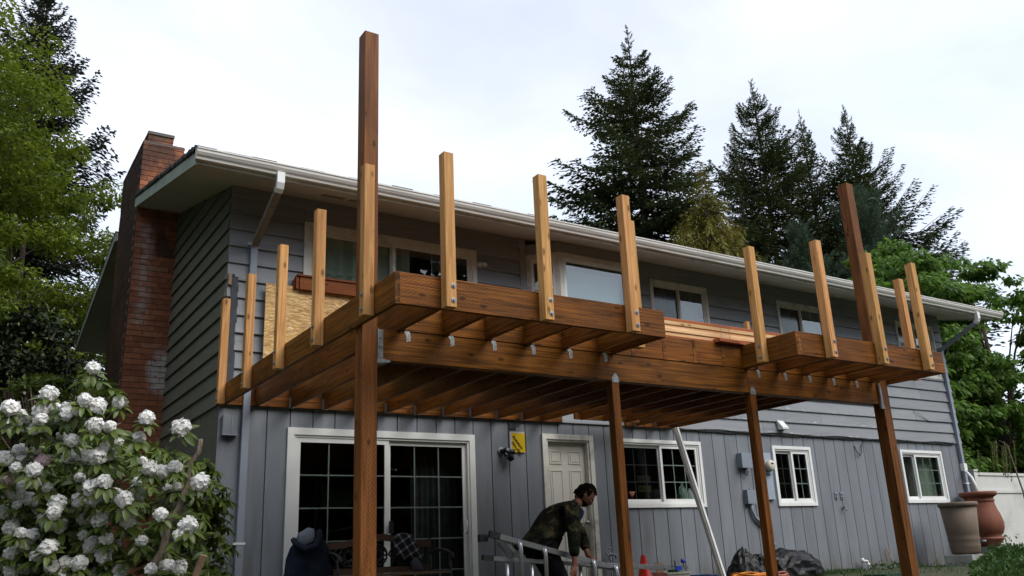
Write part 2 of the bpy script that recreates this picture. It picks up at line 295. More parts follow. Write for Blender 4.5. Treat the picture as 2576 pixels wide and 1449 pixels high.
def groundmat():
    m, nt, p, out = newmat('grass_and_soil'); pos = world_pos(nt)
    c = ramp(nt, noise(nt, pos, 8, 6.0, .7), [(.3, (.025, .032, .012)), (.6, (.045, .062, .02)), (.8, (.075, .09, .04))])
    c = mixc(nt, ramp(nt, noise(nt, pos, .9, 5.0, .6), [(.46, (0, 0, 0)), (.6, (1, 1, 1))]), c, (.065, .052, .036))
    L(nt, c, p.inputs['Base Color']); p.inputs['Roughness'].default_value = .95
    b = N(nt, 'ShaderNodeBump', i_Strength=.7, i_Distance=.05); L(nt, noise(nt, pos, 25, 5.0), b.inputs['Height']); L(nt, b.outputs[0], p.inputs['Normal']); return m
MT['ground'] = groundmat()
MT['fir'] = leafmat('fir_needles', (.013, .021, .007), (.055, .072, .024), .2, tint=(.12, .14, .05))
MT['firbrown'] = leafmat('fir_needles_brownish', (.014, .020, .014), (.045, .052, .034), .15, tint=(.085, .085, .05))
MT['pine'] = leafmat('pine_needles', (.03, .05, .03), (.085, .125, .075), .2)
MT['gold'] = leafmat('golden_cypress_foliage', (.045, .046, .008), (.19, .170, .026), .3)
MT['bright'] = leafmat('spring_green_leaves', (.028, .046, .006), (.15, .20, .018), .38, tint=(.21, .27, .035))
MT['bright2'] = leafmat('olive_green_leaves', (.018, .032, .005), (.085, .125, .018), .35)
MT['maple'] = leafmat('fresh_broad_leaves', (.03, .065, .010), (.125, .23, .035), .42, tint=(.19, .32, .06))
MT['dark'] = leafmat('dark_evergreen_leaves', (.006, .011, .005), (.028, .040, .016), .1)
MT['tips'] = leafmat('pale_new_tips', (.05, .06, .025), (.13, .15, .07), .2)
MT['rholeaf'] = leafmat('rhododendron_leaf_green', (.040, .070, .012), (.13, .18, .032), .25, .38, .4, scale=2.5, tint=(.13, .18, .045))
MT['rhonew'] = leafmat('rhododendron_new_growth', (.07, .12, .025), (.17, .24, .05), .3)
MT['weed'] = leafmat('weed_leaves', (.02, .045, .012), (.06, .12, .025), .3)
def petalmat(n, a, b):
    m = leafmat(n, a, b, .28, .6, .1, 6.0); return m
MT['petal'] = petalmat('white_petals', (.88, .87, .84), (.95, .95, .93))
MT['petalpink'] = petalmat('blush_petals', (.80, .55, .58), (.92, .80, .81))

# ---------------------------------------------------------------- object helpers
def new_empty(name, loc=(0, 0, 0), parent=None):
    o = bpy.data.objects.new(name, None); COL.objects.link(o); o.location = loc; o.parent = parent; o.empty_display_size = .2; return o
def tag(o, label, cat, group=None, kind=None):
    if label: o['label'] = label
    if cat: o['category'] = cat
    if group: o['group'] = group
    if kind: o['kind'] = kind
    return o
def mesh(name, verts, faces, mat, parent=None, uvs=None, smooth=False, loc=None):
    me = bpy.data.meshes.new(name); me.from_pydata([tuple(v) for v in verts], [], faces)
    if uvs is not None:
        l = me.uv_layers.new(name='UVMap'); l.data.foreach_set('uv', np.array(uvs, dtype=np.float32).ravel())
    me.materials.append(MT[mat] if isinstance(mat, str) else mat)
    if smooth: me.polygons.foreach_set('use_smooth', [True] * len(me.polygons))
    me.update(); o = bpy.data.objects.new(name, me); COL.objects.link(o); o.parent = parent
    if loc is not None: o.location = loc
    return o
class MB:
    def __init__(s): s.v = []; s.f = []; s.uv = []
    def face(s, pts, uvs=None):
        b = len(s.v); s.v += [tuple(p) for p in pts]; s.f.append(tuple(range(b, b + len(pts))))
        s.uv += uvs if uvs else [(0, 0)] * len(pts)
    def box(s, x0, x1, y0, y1, z0, z1):
        if x0 > x1: x0, x1 = x1, x0
        if y0 > y1: y0, y1 = y1, y0
        if z0 > z1: z0, z1 = z1, z0
        b = len(s.v); s.v += [(x0, y0, z0), (x1, y0, z0), (x1, y1, z0), (x0, y1, z0), (x0, y0, z1), (x1, y0, z1), (x1, y1, z1), (x0, y1, z1)]
        for f, ax in (((0, 1, 5, 4), (0, 2)), ((2, 3, 7, 6), (0, 2)), ((1, 2, 6, 5), (1, 2)), ((3, 0, 4, 7), (1, 2)), ((4, 5, 6, 7), (0, 1)), ((3, 2, 1, 0), (0, 1))):
            s.f.append(tuple(b + i for i in f)); s.uv += [(s.v[b + i][ax[0]], s.v[b + i][ax[1]]) for i in f]
        return s
    def tube(s, pts, rad, n=8, caps=True):
        pts = [Vector(p) for p in pts]; rad = rad if isinstance(rad, (list, tuple)) else [rad] * len(pts); rings = []
        t = (pts[1] - pts[0]).normalized(); a = t.orthogonal().normalized()
        for i, p in enumerate(pts):
            t = (pts[min(i + 1, len(pts) - 1)] - pts[max(i - 1, 0)]).normalized(); a = (a - t * a.dot(t)).normalized(); bb = t.cross(a)
            st = len(s.v); s.v += [tuple(p + (a * math.cos(2 * PI * k / n) + bb * math.sin(2 * PI * k / n)) * rad[i]) for k in range(n)]; rings.append(st)
        for i in range(len(rings) - 1):
            for k in range(n):
                s.f.append((rings[i] + k, rings[i] + (k + 1) % n, rings[i + 1] + (k + 1) % n, rings[i + 1] + k)); s.uv += [(k / n, i), ((k + 1) / n, i), ((k + 1) / n, i + 1), (k / n, i + 1)]
        if caps:
            s.f.append(tuple(rings[0] + k for k in reversed(range(n)))); s.uv += [(0, 0)] * n
            s.f.append(tuple(rings[-1] + k for k in range(n))); s.uv += [(0, 0)] * n
        return s
    def lathe(s, prof, c=(0, 0, 0), n=24, sx=1, sy=1, cap=True):
        rings = []
        for (r, z) in prof:
            st = len(s.v); s.v += [(c[0] + r * sx * math.cos(2 * PI * k / n), c[1] + r * sy * math.sin(2 * PI * k / n), c[2] + z) for k in range(n)]; rings.append(st)
        for i in range(len(rings) - 1):
            for k in range(n):
                s.f.append((rings[i] + k, rings[i] + (k + 1) % n, rings[i + 1] + (k + 1) % n, rings[i + 1] + k)); s.uv += [(k / n, 0)] * 4
        if cap:
            s.f.append(tuple(rings[0] + k for k in reversed(range(n)))); s.uv += [(0, 0)] * n
            s.f.append(tuple(rings[-1] + k for k in range(n))); s.uv += [(0, 0)] * n
        return s
    def extrude(s, poly, axis, a, b):
        """poly: 2D points in the plane normal to axis"""
        def P3(p, t): return {'x': (t, p[0], p[1]), 'y': (p[0], t, p[1]), 'z': (p[0], p[1], t)}[axis]
        n = len(poly); A = [P3(p, a) for p in poly]; B = [P3(p, b) for p in poly]
        s.face(A[::-1]); s.face(B)
        for i in range(n):
            j = (i + 1) % n; w_ = math.dist(poly[i], poly[j]); s.face([A[i], A[j], B[j], B[i]], [(a, 0), (a, w_), (b, w_), (b, 0)])
        return s
    def build(s, name, mat, parent=None, smooth=False, loc=None):
        o = mesh(name, s.v, s.f, mat, parent, s.uv, smooth, loc); 
        return o
def fixn(o):
    bm = bmesh.new(); bm.from_mesh(o.data); bmesh.ops.remove_doubles(bm, verts=bm.verts, dist=1e-5); bmesh.ops.recalc_face_normals(bm, faces=bm.faces); bm.to_mesh(o.data); bm.free(); return o
def box(name, x0, x1, y0, y1, z0, z1, mat, parent=None): return MB().box(x0, x1, y0, y1, z0, z1).build(name, mat, parent)
_mc = {}
def member_mesh(Ln, w_, h, mat, ch=.004):
    key = (round(Ln, 3), round(w_, 3), round(h, 3), mat, ch)
    if key in _mc: return _mc[key]
    a, b = w_ / 2, h / 2
    ring = [(-a + ch, -b), (a - ch, -b), (a, -b + ch), (a, b - ch), (a - ch, b), (-a + ch, b), (-a, b - ch), (-a, -b + ch)]
    v = [(0, y, z) for y, z in ring] + [(Ln, y, z) for y, z in ring]; f = []; uv = []; acc = 0
    for i in range(8):
        j = (i + 1) % 8; l = math.dist(ring[i], ring[j]); f.append((i, 8 + i, 8 + j, j)); uv += [(0, acc), (Ln, acc), (Ln, acc + l), (0, acc + l)]; acc += l
    f.append(tuple(range(8))); uv += [(y, z * .3) for y, z in ring]; f.append(tuple(reversed(range(8, 16)))); uv += [(y, z * .3) for y, z in reversed(ring)]
    me = bpy.data.meshes.new('lumber'); me.from_pydata(v, [], f); l = me.uv_layers.new(name='UVMap'); l.data.foreach_set('uv', np.array(uv, dtype=np.float32).ravel())
    bm = bmesh.new(); bm.from_mesh(me); bmesh.ops.recalc_face_normals(bm, faces=bm.faces); bm.to_mesh(me); bm.free()
    me.materials.append(MT[mat]); _mc[key] = me; return me
def member(name, p0, p1, w_, h, mat, parent=None, up=(0, 0, 1), ch=.004):
    p0 = Vector(p0); p1 = Vector(p1); x = (p1 - p0); Ln = x.length; x.normalize(); up = Vector(up)
    if abs(x.dot(up)) > .9: up = Vector((0, 1, 0))
    y = up.cross(x).normalized(); z = x.cross(y)
    o = bpy.data.objects.new(name, member_mesh(Ln, w_, h, mat, ch)); COL.objects.link(o)
    m = Matrix((x, y, z)).transposed().to_4x4(); m.translation = p0; o.parent = parent; o.matrix_local = m; return o
def post(name, x0, x1, y0, y1, z0, z1, mat, parent=None):
    return member(name, ((x0 + x1) / 2, (y0 + y1) / 2, z0), ((x0 + x1) / 2, (y0 + y1) / 2, z1), x1 - x0, y1 - y0, mat, parent, up=(0, 1, 0))
def dup(o, name=None, parent=None):
    c = o.copy(); COL.objects.link(c)
    if name: c.name = name
    if parent is not None: c.parent = parent
    return c

# ================================================================ GROUND
def gz(x, y):
    t = min(1, max(0, (-1.6 - y) / 8.5)); return -1.0 * t * t * (3 - 2 * t)
gx = sorted(set([-400, -150, -60, -30] + [-16 + i * 1.5 for i in range(32)] + [60, 150, 400])); gy = sorted(set([-400, -120, -50, -25] + [-16 + i * 1. for i in range(30)] + [30, 80, 200, 400]))
gv = [(x, y, gz(x, y) + (.02 * math.sin(x * 2.1 + y) if y < -1 else 0)) for y in gy for x in gx]; nx = len(gx)
gf = [(j * nx + i, j * nx + i + 1, (j + 1) * nx + i + 1, (j + 1) * nx + i) for j in range(len(gy) - 1) for i in range(nx - 1)]
tag(mesh('ground', gv, gf, 'ground', smooth=True), 'grass and bare soil sloping away from the house', None, kind='structure')

# ================================================================ HOUSE
house = tag(new_empty('house', (0, 0, 0)), 'grey blue two storey house with lap siding, vertical planks below and a long white gutter', 'house')
XL, XR, YR = .05, 15.47, 8.45
BASE, ZS, DZ = 2.385, 5.2, .2215
SL = .242
def soff(y): return ZS + SL * min(y, 8.4 - y)
UP = [(.99, 3.61, 2.66, 4.86), (4.47, 6.62, 3.4, 5.3), (7.0, 8.33, 3.75, 4.90), (10.16, 11.52, 3.75, 4.91), (13.84, 15.19, 3.75, 4.92)]
LO = [(.86, 3.49, -.05, 2.15), (4.62, 5.55, -.05, 2.21), (6.02, 7.79, 1.15, 2.19), (9.51, 10.53, 1.15, 2.18), (13.23, 14.65, 1.18, 2.21)]
# wall cores (kept behind the siding, pierced at every opening)
def core(z0, z1, ops, y0, y1):
    mb = MB(); xs = sorted({XL + .02, XR - .02} | {o[0] + .04 for o in ops} | {o[1] - .04 for o in ops})
    for a, b in zip(xs, xs[1:]):
        m = (a + b) / 2; op = [o for o in ops if o[0] < m < o[1]]
        if not op: mb.box(a, b, y0, y1, z0, z1)
        else:
            o = op[0]
            if o[2] + .04 > z0: mb.box(a, b, y0, y1, z0, o[2] + .04)
            if o[3] - .04 < z1: mb.box(a, b, y0, y1, o[3] - .04, z1)
    return mb
core(0, BASE, LO, .004, .14).build('wall_core', 'sheath', house)
core(BASE, 5.2, UP, .004, .14).build('wall_core', 'sheath', house)
mb = MB(); mb.extrude([(.14, 0), (YR, 0), (YR, soff(YR)), (4.2, soff(4.2)), (.14, soff(.14))], 'x', XL + .02, XL + .16); fixn(mb.build('wall_core', 'sheath', house))
mb = MB(); mb.extrude([(.14, 0), (YR, 0), (YR, soff(YR)), (4.2, soff(4.2)), (.14, soff(.14))], 'x', XR - .16, XR - .02); fixn(mb.build('wall_core', 'sheath', house))
box('wall_core', XL + .16, XR - .16, YR - .12, YR, 0, 5.2, 'sheath', house)
mb = MB(); mb.box(XL + .16, XR - .16, .14, YR - .12, 2.42, 2.6); mb.box(XL + .16, XR - .16, .14, YR - .12, -.06, 0.0); mb.box(XL + .16, XR - .16, 3.4, 3.5, 0, 2.42); mb.box(XL + .16, XR - .16, 3.4, 3.5, 2.6, 5.1)
for xw in (4.1, 5.8, 8.9, 12.5): mb.box(xw, xw + .1, .14, 3.4, 0, 2.42); 
for xw in (3.9, 6.75, 9.2, 12.6): mb.box(xw, xw + .1, .14, 3.4, 2.6, 5.1)
mb.build('interior_wall', 'interior', house)
# lap siding, front
def subtract(a, b, z0, z1, ops):
    segs = [(a, b)]
    for o in ops:
        if o[2] + .01 < z1 and o[3] - .01 > z0:
            if o[2] > z0 + .03 or o[3] < z1 - .03: pass
            ns = []
            for s in segs:
                if o[1] <= s[0] or o[0] >= s[1]: ns.append(s)
                else:
                    if o[0] > s[0]: ns.append((s[0], o[0]))
                    if o[1] < s[1]: ns.append((o[1], s[1]))
            segs = ns
    return segs
rb = random.Random(3)
for k in range(13):
    z0 = BASE + DZ * k; z1 = min(z0 + DZ + .012, ZS + .01)
    for o in [0]:
        segs = subtract(XL - .015, XR + .025, z0 + .02, z1 - .02, UP)
    for (a, b) in segs:
        cuts = [a]; x = a + rb.uniform(1.5, 4.2)
        while x < b - .8: cuts.append(x); x += rb.uniform(3.0, 4.3)
        cuts.append(b)
        for c, e in zip(cuts, cuts[1:]):
            t = rb.uniform(-.002, .003); mb = MB(); poly = [(.002, z0), (-.040 + t, z0), (-.041 + t, z0 + .008), (-.008, z1), (.002, z1)]
            o = mb.extrude(poly, 'x', c + .0025, e - .0025).build('siding_board', 'siding', house); fixn(o)
    for op in UP:   # the strips of this course above and below an opening that cuts into it
        def yf(z): return -.041 + (z - z0) / (z1 - z0) * .033
        if z0 + .01 < op[3] < z1 - .02: fixn(MB().extrude([(.002, op[3] + .001), (yf(op[3]), op[3] + .001), (-.008, z1), (.002, z1)], 'x', op[0] + .003, op[1] - .003).build('siding_board', 'siding', house))
        if z0 + .02 < op[2] < z1 - .01: fixn(MB().extrude([(.002, z0), (-.040, z0), (-.041, z0 + .008), (yf(op[2]), op[2] - .001), (.002, op[2] - .001)], 'x', op[0] + .003, op[1] - .003).build('siding_board', 'siding', house))
# siding, left gable wall
for k in range(17):
    z0 = BASE + DZ * k; z1 = z0 + DZ + .012
    for (ya, yb) in ((-.005, 3.2), (5.0, YR)):
        def top(y): return soff(y) - .002
        ys = [ya + (yb - ya) * i / 16 for i in range(17)]; pts = [(y, min(z1, top(y))) for y in ys if top(y) > z0 + .01]
        if len(pts) < 2: continue
        mb = MB(); P1 = []
        lowf = [(XL - .040, pts[0][0], z0), (XL - .040, pts[-1][0], z0)]
        up_ = [(XL - .008, y, z) for y, z in reversed(pts)]
        lowb = [(XL + .002, pts[0][0], z0), (XL + .002, pts[-1][0], z0)]; upb = [(XL + .002, y, z) for y, z in reversed(pts)]
        A = lowf + up_; B = lowb + upb; mb.face(A); mb.face(B[::-1])
        for i in range(len(A)): j = (i + 1) % len(A); mb.face([A[i], A[j], B[j], B[i]])
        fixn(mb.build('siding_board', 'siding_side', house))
# right gable boards (only their ends show)
for k in range(13):
    z0 = BASE + DZ * k; mb = MB()
    mb.extrude([(XR - .002, z0), (XR + .035, z0), (XR + .014, z0 + DZ), (XR - .002, z0 + DZ)], 'y', .0, YR); fixn(mb.build('siding_board', 'siding', house))
# lower vertical planks
PW = .2878
k = 0; x = XL - .02 - .0
while x < XR - .05:
    a, b = x + .007, min(x + PW - .007, XR + .002); pcs = []
    zt = BASE + .006
    ops = [o for o in LO if o[0] < b and o[1] > a]
    if not ops: pcs.append((a, b, 0, zt))
    else:
        o = ops[0]
        if o[0] > a + .01: pcs.append((a, o[0], 0, zt))
        if o[1] < b - .01: pcs.append((o[1], b, 0, zt))
        la, lb = max(a, o[0]), min(b, o[1])
        if o[2] > .05: pcs.append((la, lb, 0, o[2]))
        pcs.append((la, lb, o[3], zt))
    for p in pcs: box('wall_plank', p[0], p[1], -.016, .002, p[2], p[3], 'plank', house)
    x += PW; k += 1
y = -.01
while y < YR - .1:
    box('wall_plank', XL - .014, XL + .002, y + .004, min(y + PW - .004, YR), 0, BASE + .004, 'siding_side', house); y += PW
for i in range(0): pass
box('corner_board', XL - .022, XL + .07, -.024, -.0165, 0, BASE + .002, 'plank', house)
box('corner_board', XR - .06, XR + .006, -.024, -.0165, 0, BASE + .002, 'plank', house)
box('foundation_strip', XL + .02, XR - .02, -.004, .003, -.2, .0, 'concrete', house)
# roof
ov0, ov1 = -.6, 16.1
def slab(x0, x1, ya, yb, zlo, zhi, name, mat):
    mb = MB(); mb.extrude([(ya, soff(ya) + zlo), (yb, soff(yb) + zlo), (yb, soff(yb) + zhi), (ya, soff(ya) + zhi)], 'x', x0, x1); return fixn(mb.build(name, mat, house))
YE = 9.3
for (x0, x1, ya, yb) in ((XL + .002, ov1, -.9, 4.2), (XL + .002, ov1, 4.2, YE), (ov0, XL, -.9, 3.19), (ov0, XL, 5.01, YE)):
    slab(x0, x1, ya, yb, 0, .10, 'soffit', 'soffit')
    slab(x0 - (.03 if x0 < 0 else 0), x1 + (.03 if x1 > 1 else 0), ya - (.03 if ya < 0 else 0), yb + (.03 if yb > 9 else 0), .142, .165, 'roof_deck', 'shingle')
    slab(x0, x1, ya, yb, .102, .14, 'roof_board', 'whitewood')
mb = MB(); y = -.95
ri = random.Random(5)
while y < 3.15:
    z = soff(y) + .166; h = .012 + ri.uniform(0, .014); o_ = ri.uniform(.0, .015)
    mb.box(ov0 - .035 - o_, ov0 + .2, y, y + .15, z, z + h + .03); y += .148
x = ov0
while x < ov1:
    h = ri.uniform(.0, .012); mb.box(x, x + .3, -.945 - ri.uniform(0, .02), -.7, soff(-.9) + .166, soff(-.9) + .19 + h); x += .302
o = mb.build('shingle_edge', 'shingle', house); o['kind'] = 'stuff'
# fascia, rake boards, gutter
box('fascia', ov0, ov1, -.925, -.902, soff(-.9) - .012, soff(-.9) + .14, 'whitewood', house)
for xa, xb in ((ov0 - .024, ov0 - .002), (ov1 + .002, ov1 + .024)):
    for (ya, yb) in (((-.925, 3.19), (5.01, YE)) if xa < 0 else ((-.925, 4.2), (4.2, YE))):
        mb = MB(); mb.extrude([(ya, soff(ya) - .02), (yb, soff(yb) - .02), (yb, soff(yb) + .14), (ya, soff(ya) + .14)], 'x', xa, xb); fixn(mb.build('rake_board', 'rake', house))
gp = [(-.927, 5.005), (-.99, 5.005), (-.998, 5.03), (-1.015, 5.05), (-1.034, 5.085), (-1.036, 5.118), (-1.044, 5.122), (-1.044, 5.134), (-1.025, 5.134), (-1.02, 5.02), (-.935, 5.018), (-.927, 5.134)]
gp = [(-.927, 5.005), (-.985, 5.005), (-.992, 5.03), (-1.012, 5.05), (-1.030, 5.082), (-1.032, 5.112), (-1.042, 5.116), (-1.042, 5.132), (-1.022, 5.132), (-1.022, 5.09), (-1.003, 5.058), (-.983, 5.04), (-.975, 5.015), (-.937, 5.015), (-.937, 5.132), (-.927, 5.132)]
gut = MB()
def gz_(poly, x0, x1, mbb):
    n = len(poly)
    for i in range(n): j = (i + 1) % n; mbb.face([(x0, *poly[i]), (x0, *poly[j]), (x1, *poly[j]), (x1, *poly[i])])
gz_(gp, -.632, 16.34, gut)
for xe in (-.634, 16.34):
    e = [(-.927, 5.005), (-.985, 5.005), (-1.012, 5.05), (-1.032, 5.09), (-1.042, 5.132), (-.927, 5.132)]; gut.extrude(e, 'x', xe, xe + .003)
fixn(gut.build('gutter', 'gutter', house))
# downspouts
def square_tube(pts, w_, h, name, mat, parent):
    mb = MB(); pts = [Vector(p) for p in pts]; rings = []
    for i, p in enumerate(pts):
        a = (pts[min(i + 1, len(pts) - 1)] - pts[max(i - 1, 0)]).normalized(); s = Vector((1, 0, 0)); s = (s - a * s.dot(a)).normalized(); t = a.cross(s)
        rings.append([p + s * w_ / 2 * q + t * h / 2 * e for q, e in ((-1, -1), (1, -1), (1, 1), (-1, 1))])
    for A, B in zip(rings, rings[1:]):
        for i in range(4): j = (i + 1) % 4; mb.face([A[i], A[j], B[j], B[i]])
    mb.face(rings[0]); mb.face(rings[-1][::-1]); return fixn(mb.build(name, mat, parent))
for (x, low) in ((.335, True), (15.33, False)):
    ds = square_tube([(x, -.06, 4.42), (x, -.06, .3 if low else 1.95)], .082, .062, 'downspout', 'spout', house)
    el = square_tube([(x + .01, -.985, 5.03), (x + .01, -.985, 4.9), (x + .01, -.96, 4.845), (x + .008, -.92, 4.81)], .09, .07, 'elbow', 'white', ds)
    square_tube([(x + .008, -.925, 4.815), (x, -.075, 4.41)], .085, .065, 'spout_arm', 'spoutold' if low else 'greybox', ds)
    square_tube([(x, -.06, 4.45), (x, -.06, 4.37)], .095, .075, 'collar', 'spout', ds)
    box('strap', x - .075 if low else x - .07, x + .06, -.095, -.03, .79 if low else 1.55, .815 if low else 1.575, 'white', ds)
    if low: box('strap', x - .085, x + .05, -.1, -.03, 4.40, 4.43, 'pvc', ds)
    else:
        square_tube([(x, -.07, 1.97), (x, -.07, 1.82)], .11, .09, 'diverter', 'white', ds)
        mb = MB(); mb.tube([(x - .05, -.11, 1.80), (x - .13, -.2, 1.76), (x - .19, -.3, 1.66), (x - .21, -.36, 1.5), (x - .21, -.38, 1.32)], .028, 10); mb.build('hose', 'white', ds, True)
        square_tube([(x, -.06, 1.83), (x, -.06, .3)], .082, .062, 'lower_pipe', 'spout', ds)
# soffit vents
for x in (1.05, 1.42):
    o = MB().extrude([(-.55, soff(-.55) - .006), (-.42, soff(-.42) - .006), (-.42, soff(-.42) - .001), (-.55, soff(-.55) - .001)], 'x', x, x + .3).build('vent_screen', 'spoutold', house); fixn(o)

# windows ---------------------------------------------------------
def frame_mb(x0, x1, z0, z1, t, y0, y1, mb=None, bottom=True):
    mb = mb or MB(); mb.box(x0, x1, y0, y1, z1 - t, z1)
    if bottom: mb.box(x0, x1, y0, y1, z0, z0 + t)
    mb.box(x0, x0 + t, y0 + .0007, y1, z0 + (t if bottom else 0), z1 - t); mb.box(x1 - t, x1, y0 + .0007, y1, z0 + (t if bottom else 0), z1 - t); return mb
def window(o, trim=.07, cols=2, rows=3, mat='white', split=None, screen_left=True, y=-.0, grid=True, frame=.045, bottom=True, rows_g=None, left_front=False):
    x0, x1, z0, z1 = o
    wdw = frame_mb(x0, x1, z0, z1, trim, y - .045, y + .02, bottom=bottom)
    ix0, ix1, iz0, iz1 = x0 + trim, x1 - trim, z0 + (trim if bottom else 0), z1 - trim
    wdw = frame_mb(ix0, ix1, iz0, iz1, .028, y - .028, y + .06, wdw, bottom).build('window', mat, house)
    s = split if split else (ix0 + ix1) / 2
    ix0 += .028; ix1 -= .028; iz0 += .028 if bottom else 0; iz1 -= .028
    for side, (a, b) in enumerate(((ix0, s + .012), (s - .012, ix1))):
        yf = y - .018 + (.035 if (side == 0) != left_front else 0)
        frame_mb(a, b, iz0, iz1, frame, yf, yf + .03).build('sash', mat, wdw)
        ga, gb, gc, gd = a + frame, b - frame, iz0 + frame, iz1 - frame
        box('pane', ga - .002, gb + .002, yf + .012, yf + .018, gc - .002, gd + .002, 'screen' if (side == 0 and screen_left) else 'glass', wdw)
        if grid:
            for i in range(1, cols): xx = ga + (gb - ga) * i / cols; box('muntin', xx - .008, xx + .008, yf + .020, yf + .026, gc, gd, mat, wdw)
            for i in range(1, rows): zz = gc + (gd - gc) * i / rows; box('muntin', ga, gb, yf + .0205, yf + .0255, zz - .008, zz + .008, mat, wdw)
    return wdw
w1 = window(UP[0], .075, 2, 4, 'whitewood', 2.28, False, grid=True); 
for i in (3, 4, 5): 
    w_ = window(UP[i - 1], .05, 2, 2, 'whitewood' if i == 3 else 'whitewood', None, True, frame=.03)
window(LO[2], .055, 3, 3, 'white', None, True); window(LO[3], .055, 2, 3, 'white', None, True); window(LO[4], .055, 3, 3, 'white', 13.72, True)
sd_ = window(LO[0], .085, 3, 5, 'white', 2.20, False, bottom=False, left_front=True, frame=.06); sd_.name = 'sliding_door'
box('handle', 2.20, 2.25, -.075, -.04, .87, 1.02, 'blackpl', sd_)
mb = MB(); mb.tube([(3.33, .0, 1.02), (3.33, -.05, 1.0), (3.33, -.055, .93), (3.33, -.05, .86), (3.33, .0, .84)], .008, 8); mb.build('handle', 'white', sd_, True)
# entry door
dr = frame_mb(4.62, 5.55, 0, 2.21, .075, -.05, .02, bottom=False); frame_mb(4.695, 5.475, 0, 2.135, .03, -.03, .09, dr, False); dr = dr.build('entry_door', 'whitewood', house)
leaf = MB().box(4.727, 5.443, .055, .10, .02, 2.10).build('door_leaf', 'door', dr)
for (a, b) in ((4.80, 5.02), (5.14, 5.36)):
    for (c, e) in ((1.79, 1.98), (.95, 1.70), (.15, .80)):
        mb = frame_mb(a, b, c, e, .014, .045, .056); mb.box(a + .035, b - .035, .047, .056, c + .035, e - .035); mb.build('door_panel', 'door', dr)
mb = MB(); mb.lathe([(.012, 0), (.012, .02), (.03, .03), (.032, .055), (.015, .07)], n=14); o = mb.build('door_knob', 'metal', dr, True); o.rotation_euler = (PI / 2, 0, 0); o.location = (5.385, .05, .95)
# bay window
bay = MB()
pl = [(4.50, -.02), (4.86, -.40), (6.22, -.40), (6.58, -.02)]
def wallseg(mb, a, b, z0, z1, th=.05):
    a = Vector((*a, 0)); b = Vector((*b, 0)); t = (b - a).normalized(); n = Vector((-t.y, t.x, 0)) * th
    P = [(a.x, a.y), (b.x, b.y), (b.x + n.x, b.y + n.y), (a.x + n.x, a.y + n.y)]; mb.extrude(P, 'z', z0, z1)
def inset(a, b, s, e):
    a = Vector(a); b = Vector(b); t = (b - a).normalized(); return tuple(a + t * s), tuple(b - t * e)
bayo = MB(); bayo.extrude([(4.47, .0)] + pl + [(6.61, .0)], 'z', 4.93, 5.10)
bayo = fixn(bayo.build('bay_window', 'siding', house)); bfl = MB(); bfl.extrude([(4.47, .0)] + pl + [(6.61, .0)], 'z', 3.3, 3.42); fixn(bfl.build('bay_floor', 'siding', bayo))
bb = MB(); 
for a, b in zip(pl, pl[1:]): wallseg(bb, a, b, 3.42, 3.85)
fixn(bb.build('bay_apron', 'siding', bayo))
box('corner_board', 4.38, 4.485, -.04, .0, 3.3, 5.19, 'siding', bayo)
for a, b in zip(pl, pl[1:]):
    fr = MB(); wallseg(fr, a, b, 4.855, 4.935, .06); wallseg(fr, a, b, 3.85, 3.93, .06)
    for s in (0, 1):
        aa, b2 = (a, inset(a, b, .075, 0)[0]) if s == 0 else (inset(a, b, 0, .075)[1], b); wallseg(fr, aa, b2, 3.93, 4.855, .0595)
    fr = fixn(fr.build('bay_frame', 'whitewood', bayo))
    i0, i1 = inset(a, b, .075, .075); f2 = MB(); wallseg(f2, i0, i1, 4.79, 4.855, .04); wallseg(f2, i0, i1, 3.93, 3.98, .04)
    j0 = inset(i0, i1, .04, .04); wallseg(f2, i0, j0[0], 3.98, 4.79, .0395); wallseg(f2, j0[1], i1, 3.98, 4.79, .0395); fixn(f2.build('sash', 'white', fr))
    gl = MB(); n = Vector((-(j0[1][1] - j0[0][1]), j0[1][0] - j0[0][0])).normalized() * .02
    q0 = (j0[0][0] + n.x, j0[0][1] + n.y); q1 = (j0[1][0] + n.x, j0[1][1] + n.y); wallseg(gl, q0, q1, 3.98, 4.79, .005); fixn(gl.build('pane', 'coated', fr))
    if b[0] - a[0] < 1: mt = MB(); wallseg(mt, j0[0], j0[1], 4.36, 4.385, .012); fixn(mt.build('muntin', 'white', fr))
sh = MB(); sh.box(4.98, 6.10, -.30, -.29, 3.95, 4.70); sh.build('roller_shade', 'shade', bayo)
# curtains and things behind glass
def curtain(x0, x1, y, z0, z1, mat, waves=9, amp=.03, sag=0.0):
    n = waves * 6; v = []; f = []
    for i in range(n + 1):
        t = i / n; xx = x0 + (x1 - x0) * t; yy = y + amp * math.sin(t * waves * 2 * PI) + amp * .4 * math.sin(t * waves * 4.7)
        v += [(xx, yy, z0), (xx, yy, z1 - sag * (2 * t - 1) ** 2)]
    for i in range(n): f.append((2 * i, 2 * i + 2, 2 * i + 3, 2 * i + 1))
    return mesh('curtain', v, f, mat, house, smooth=True)
curtain(1.1, 2.26, .10, 2.7, 4.75, 'curtain', 7); curtain(2.26, 2.6, .12, 2.7, 4.75, 'curtain', 3)
curtain(7.72, 8.30, .16, 3.8, 4.62, 'lace', 4, .012, .07); curtain(10.88, 11.5, .16, 3.8, 4.62, 'lace', 4, .012, .07); curtain(10.2, 10.8, .3, 3.8, 4.60, 'greycloth', 4, .02, .05)
curtain(13.9, 15.15, .16, 3.8, 4.62, 'lace', 7, .012, .07); curtain(13.3, 14.6, .18, 1.2, 2.15, 'curtain', 12, .02)
curtain(2.7, 3.4, .35, 0, 2.1, 'greycloth', 8, .03)

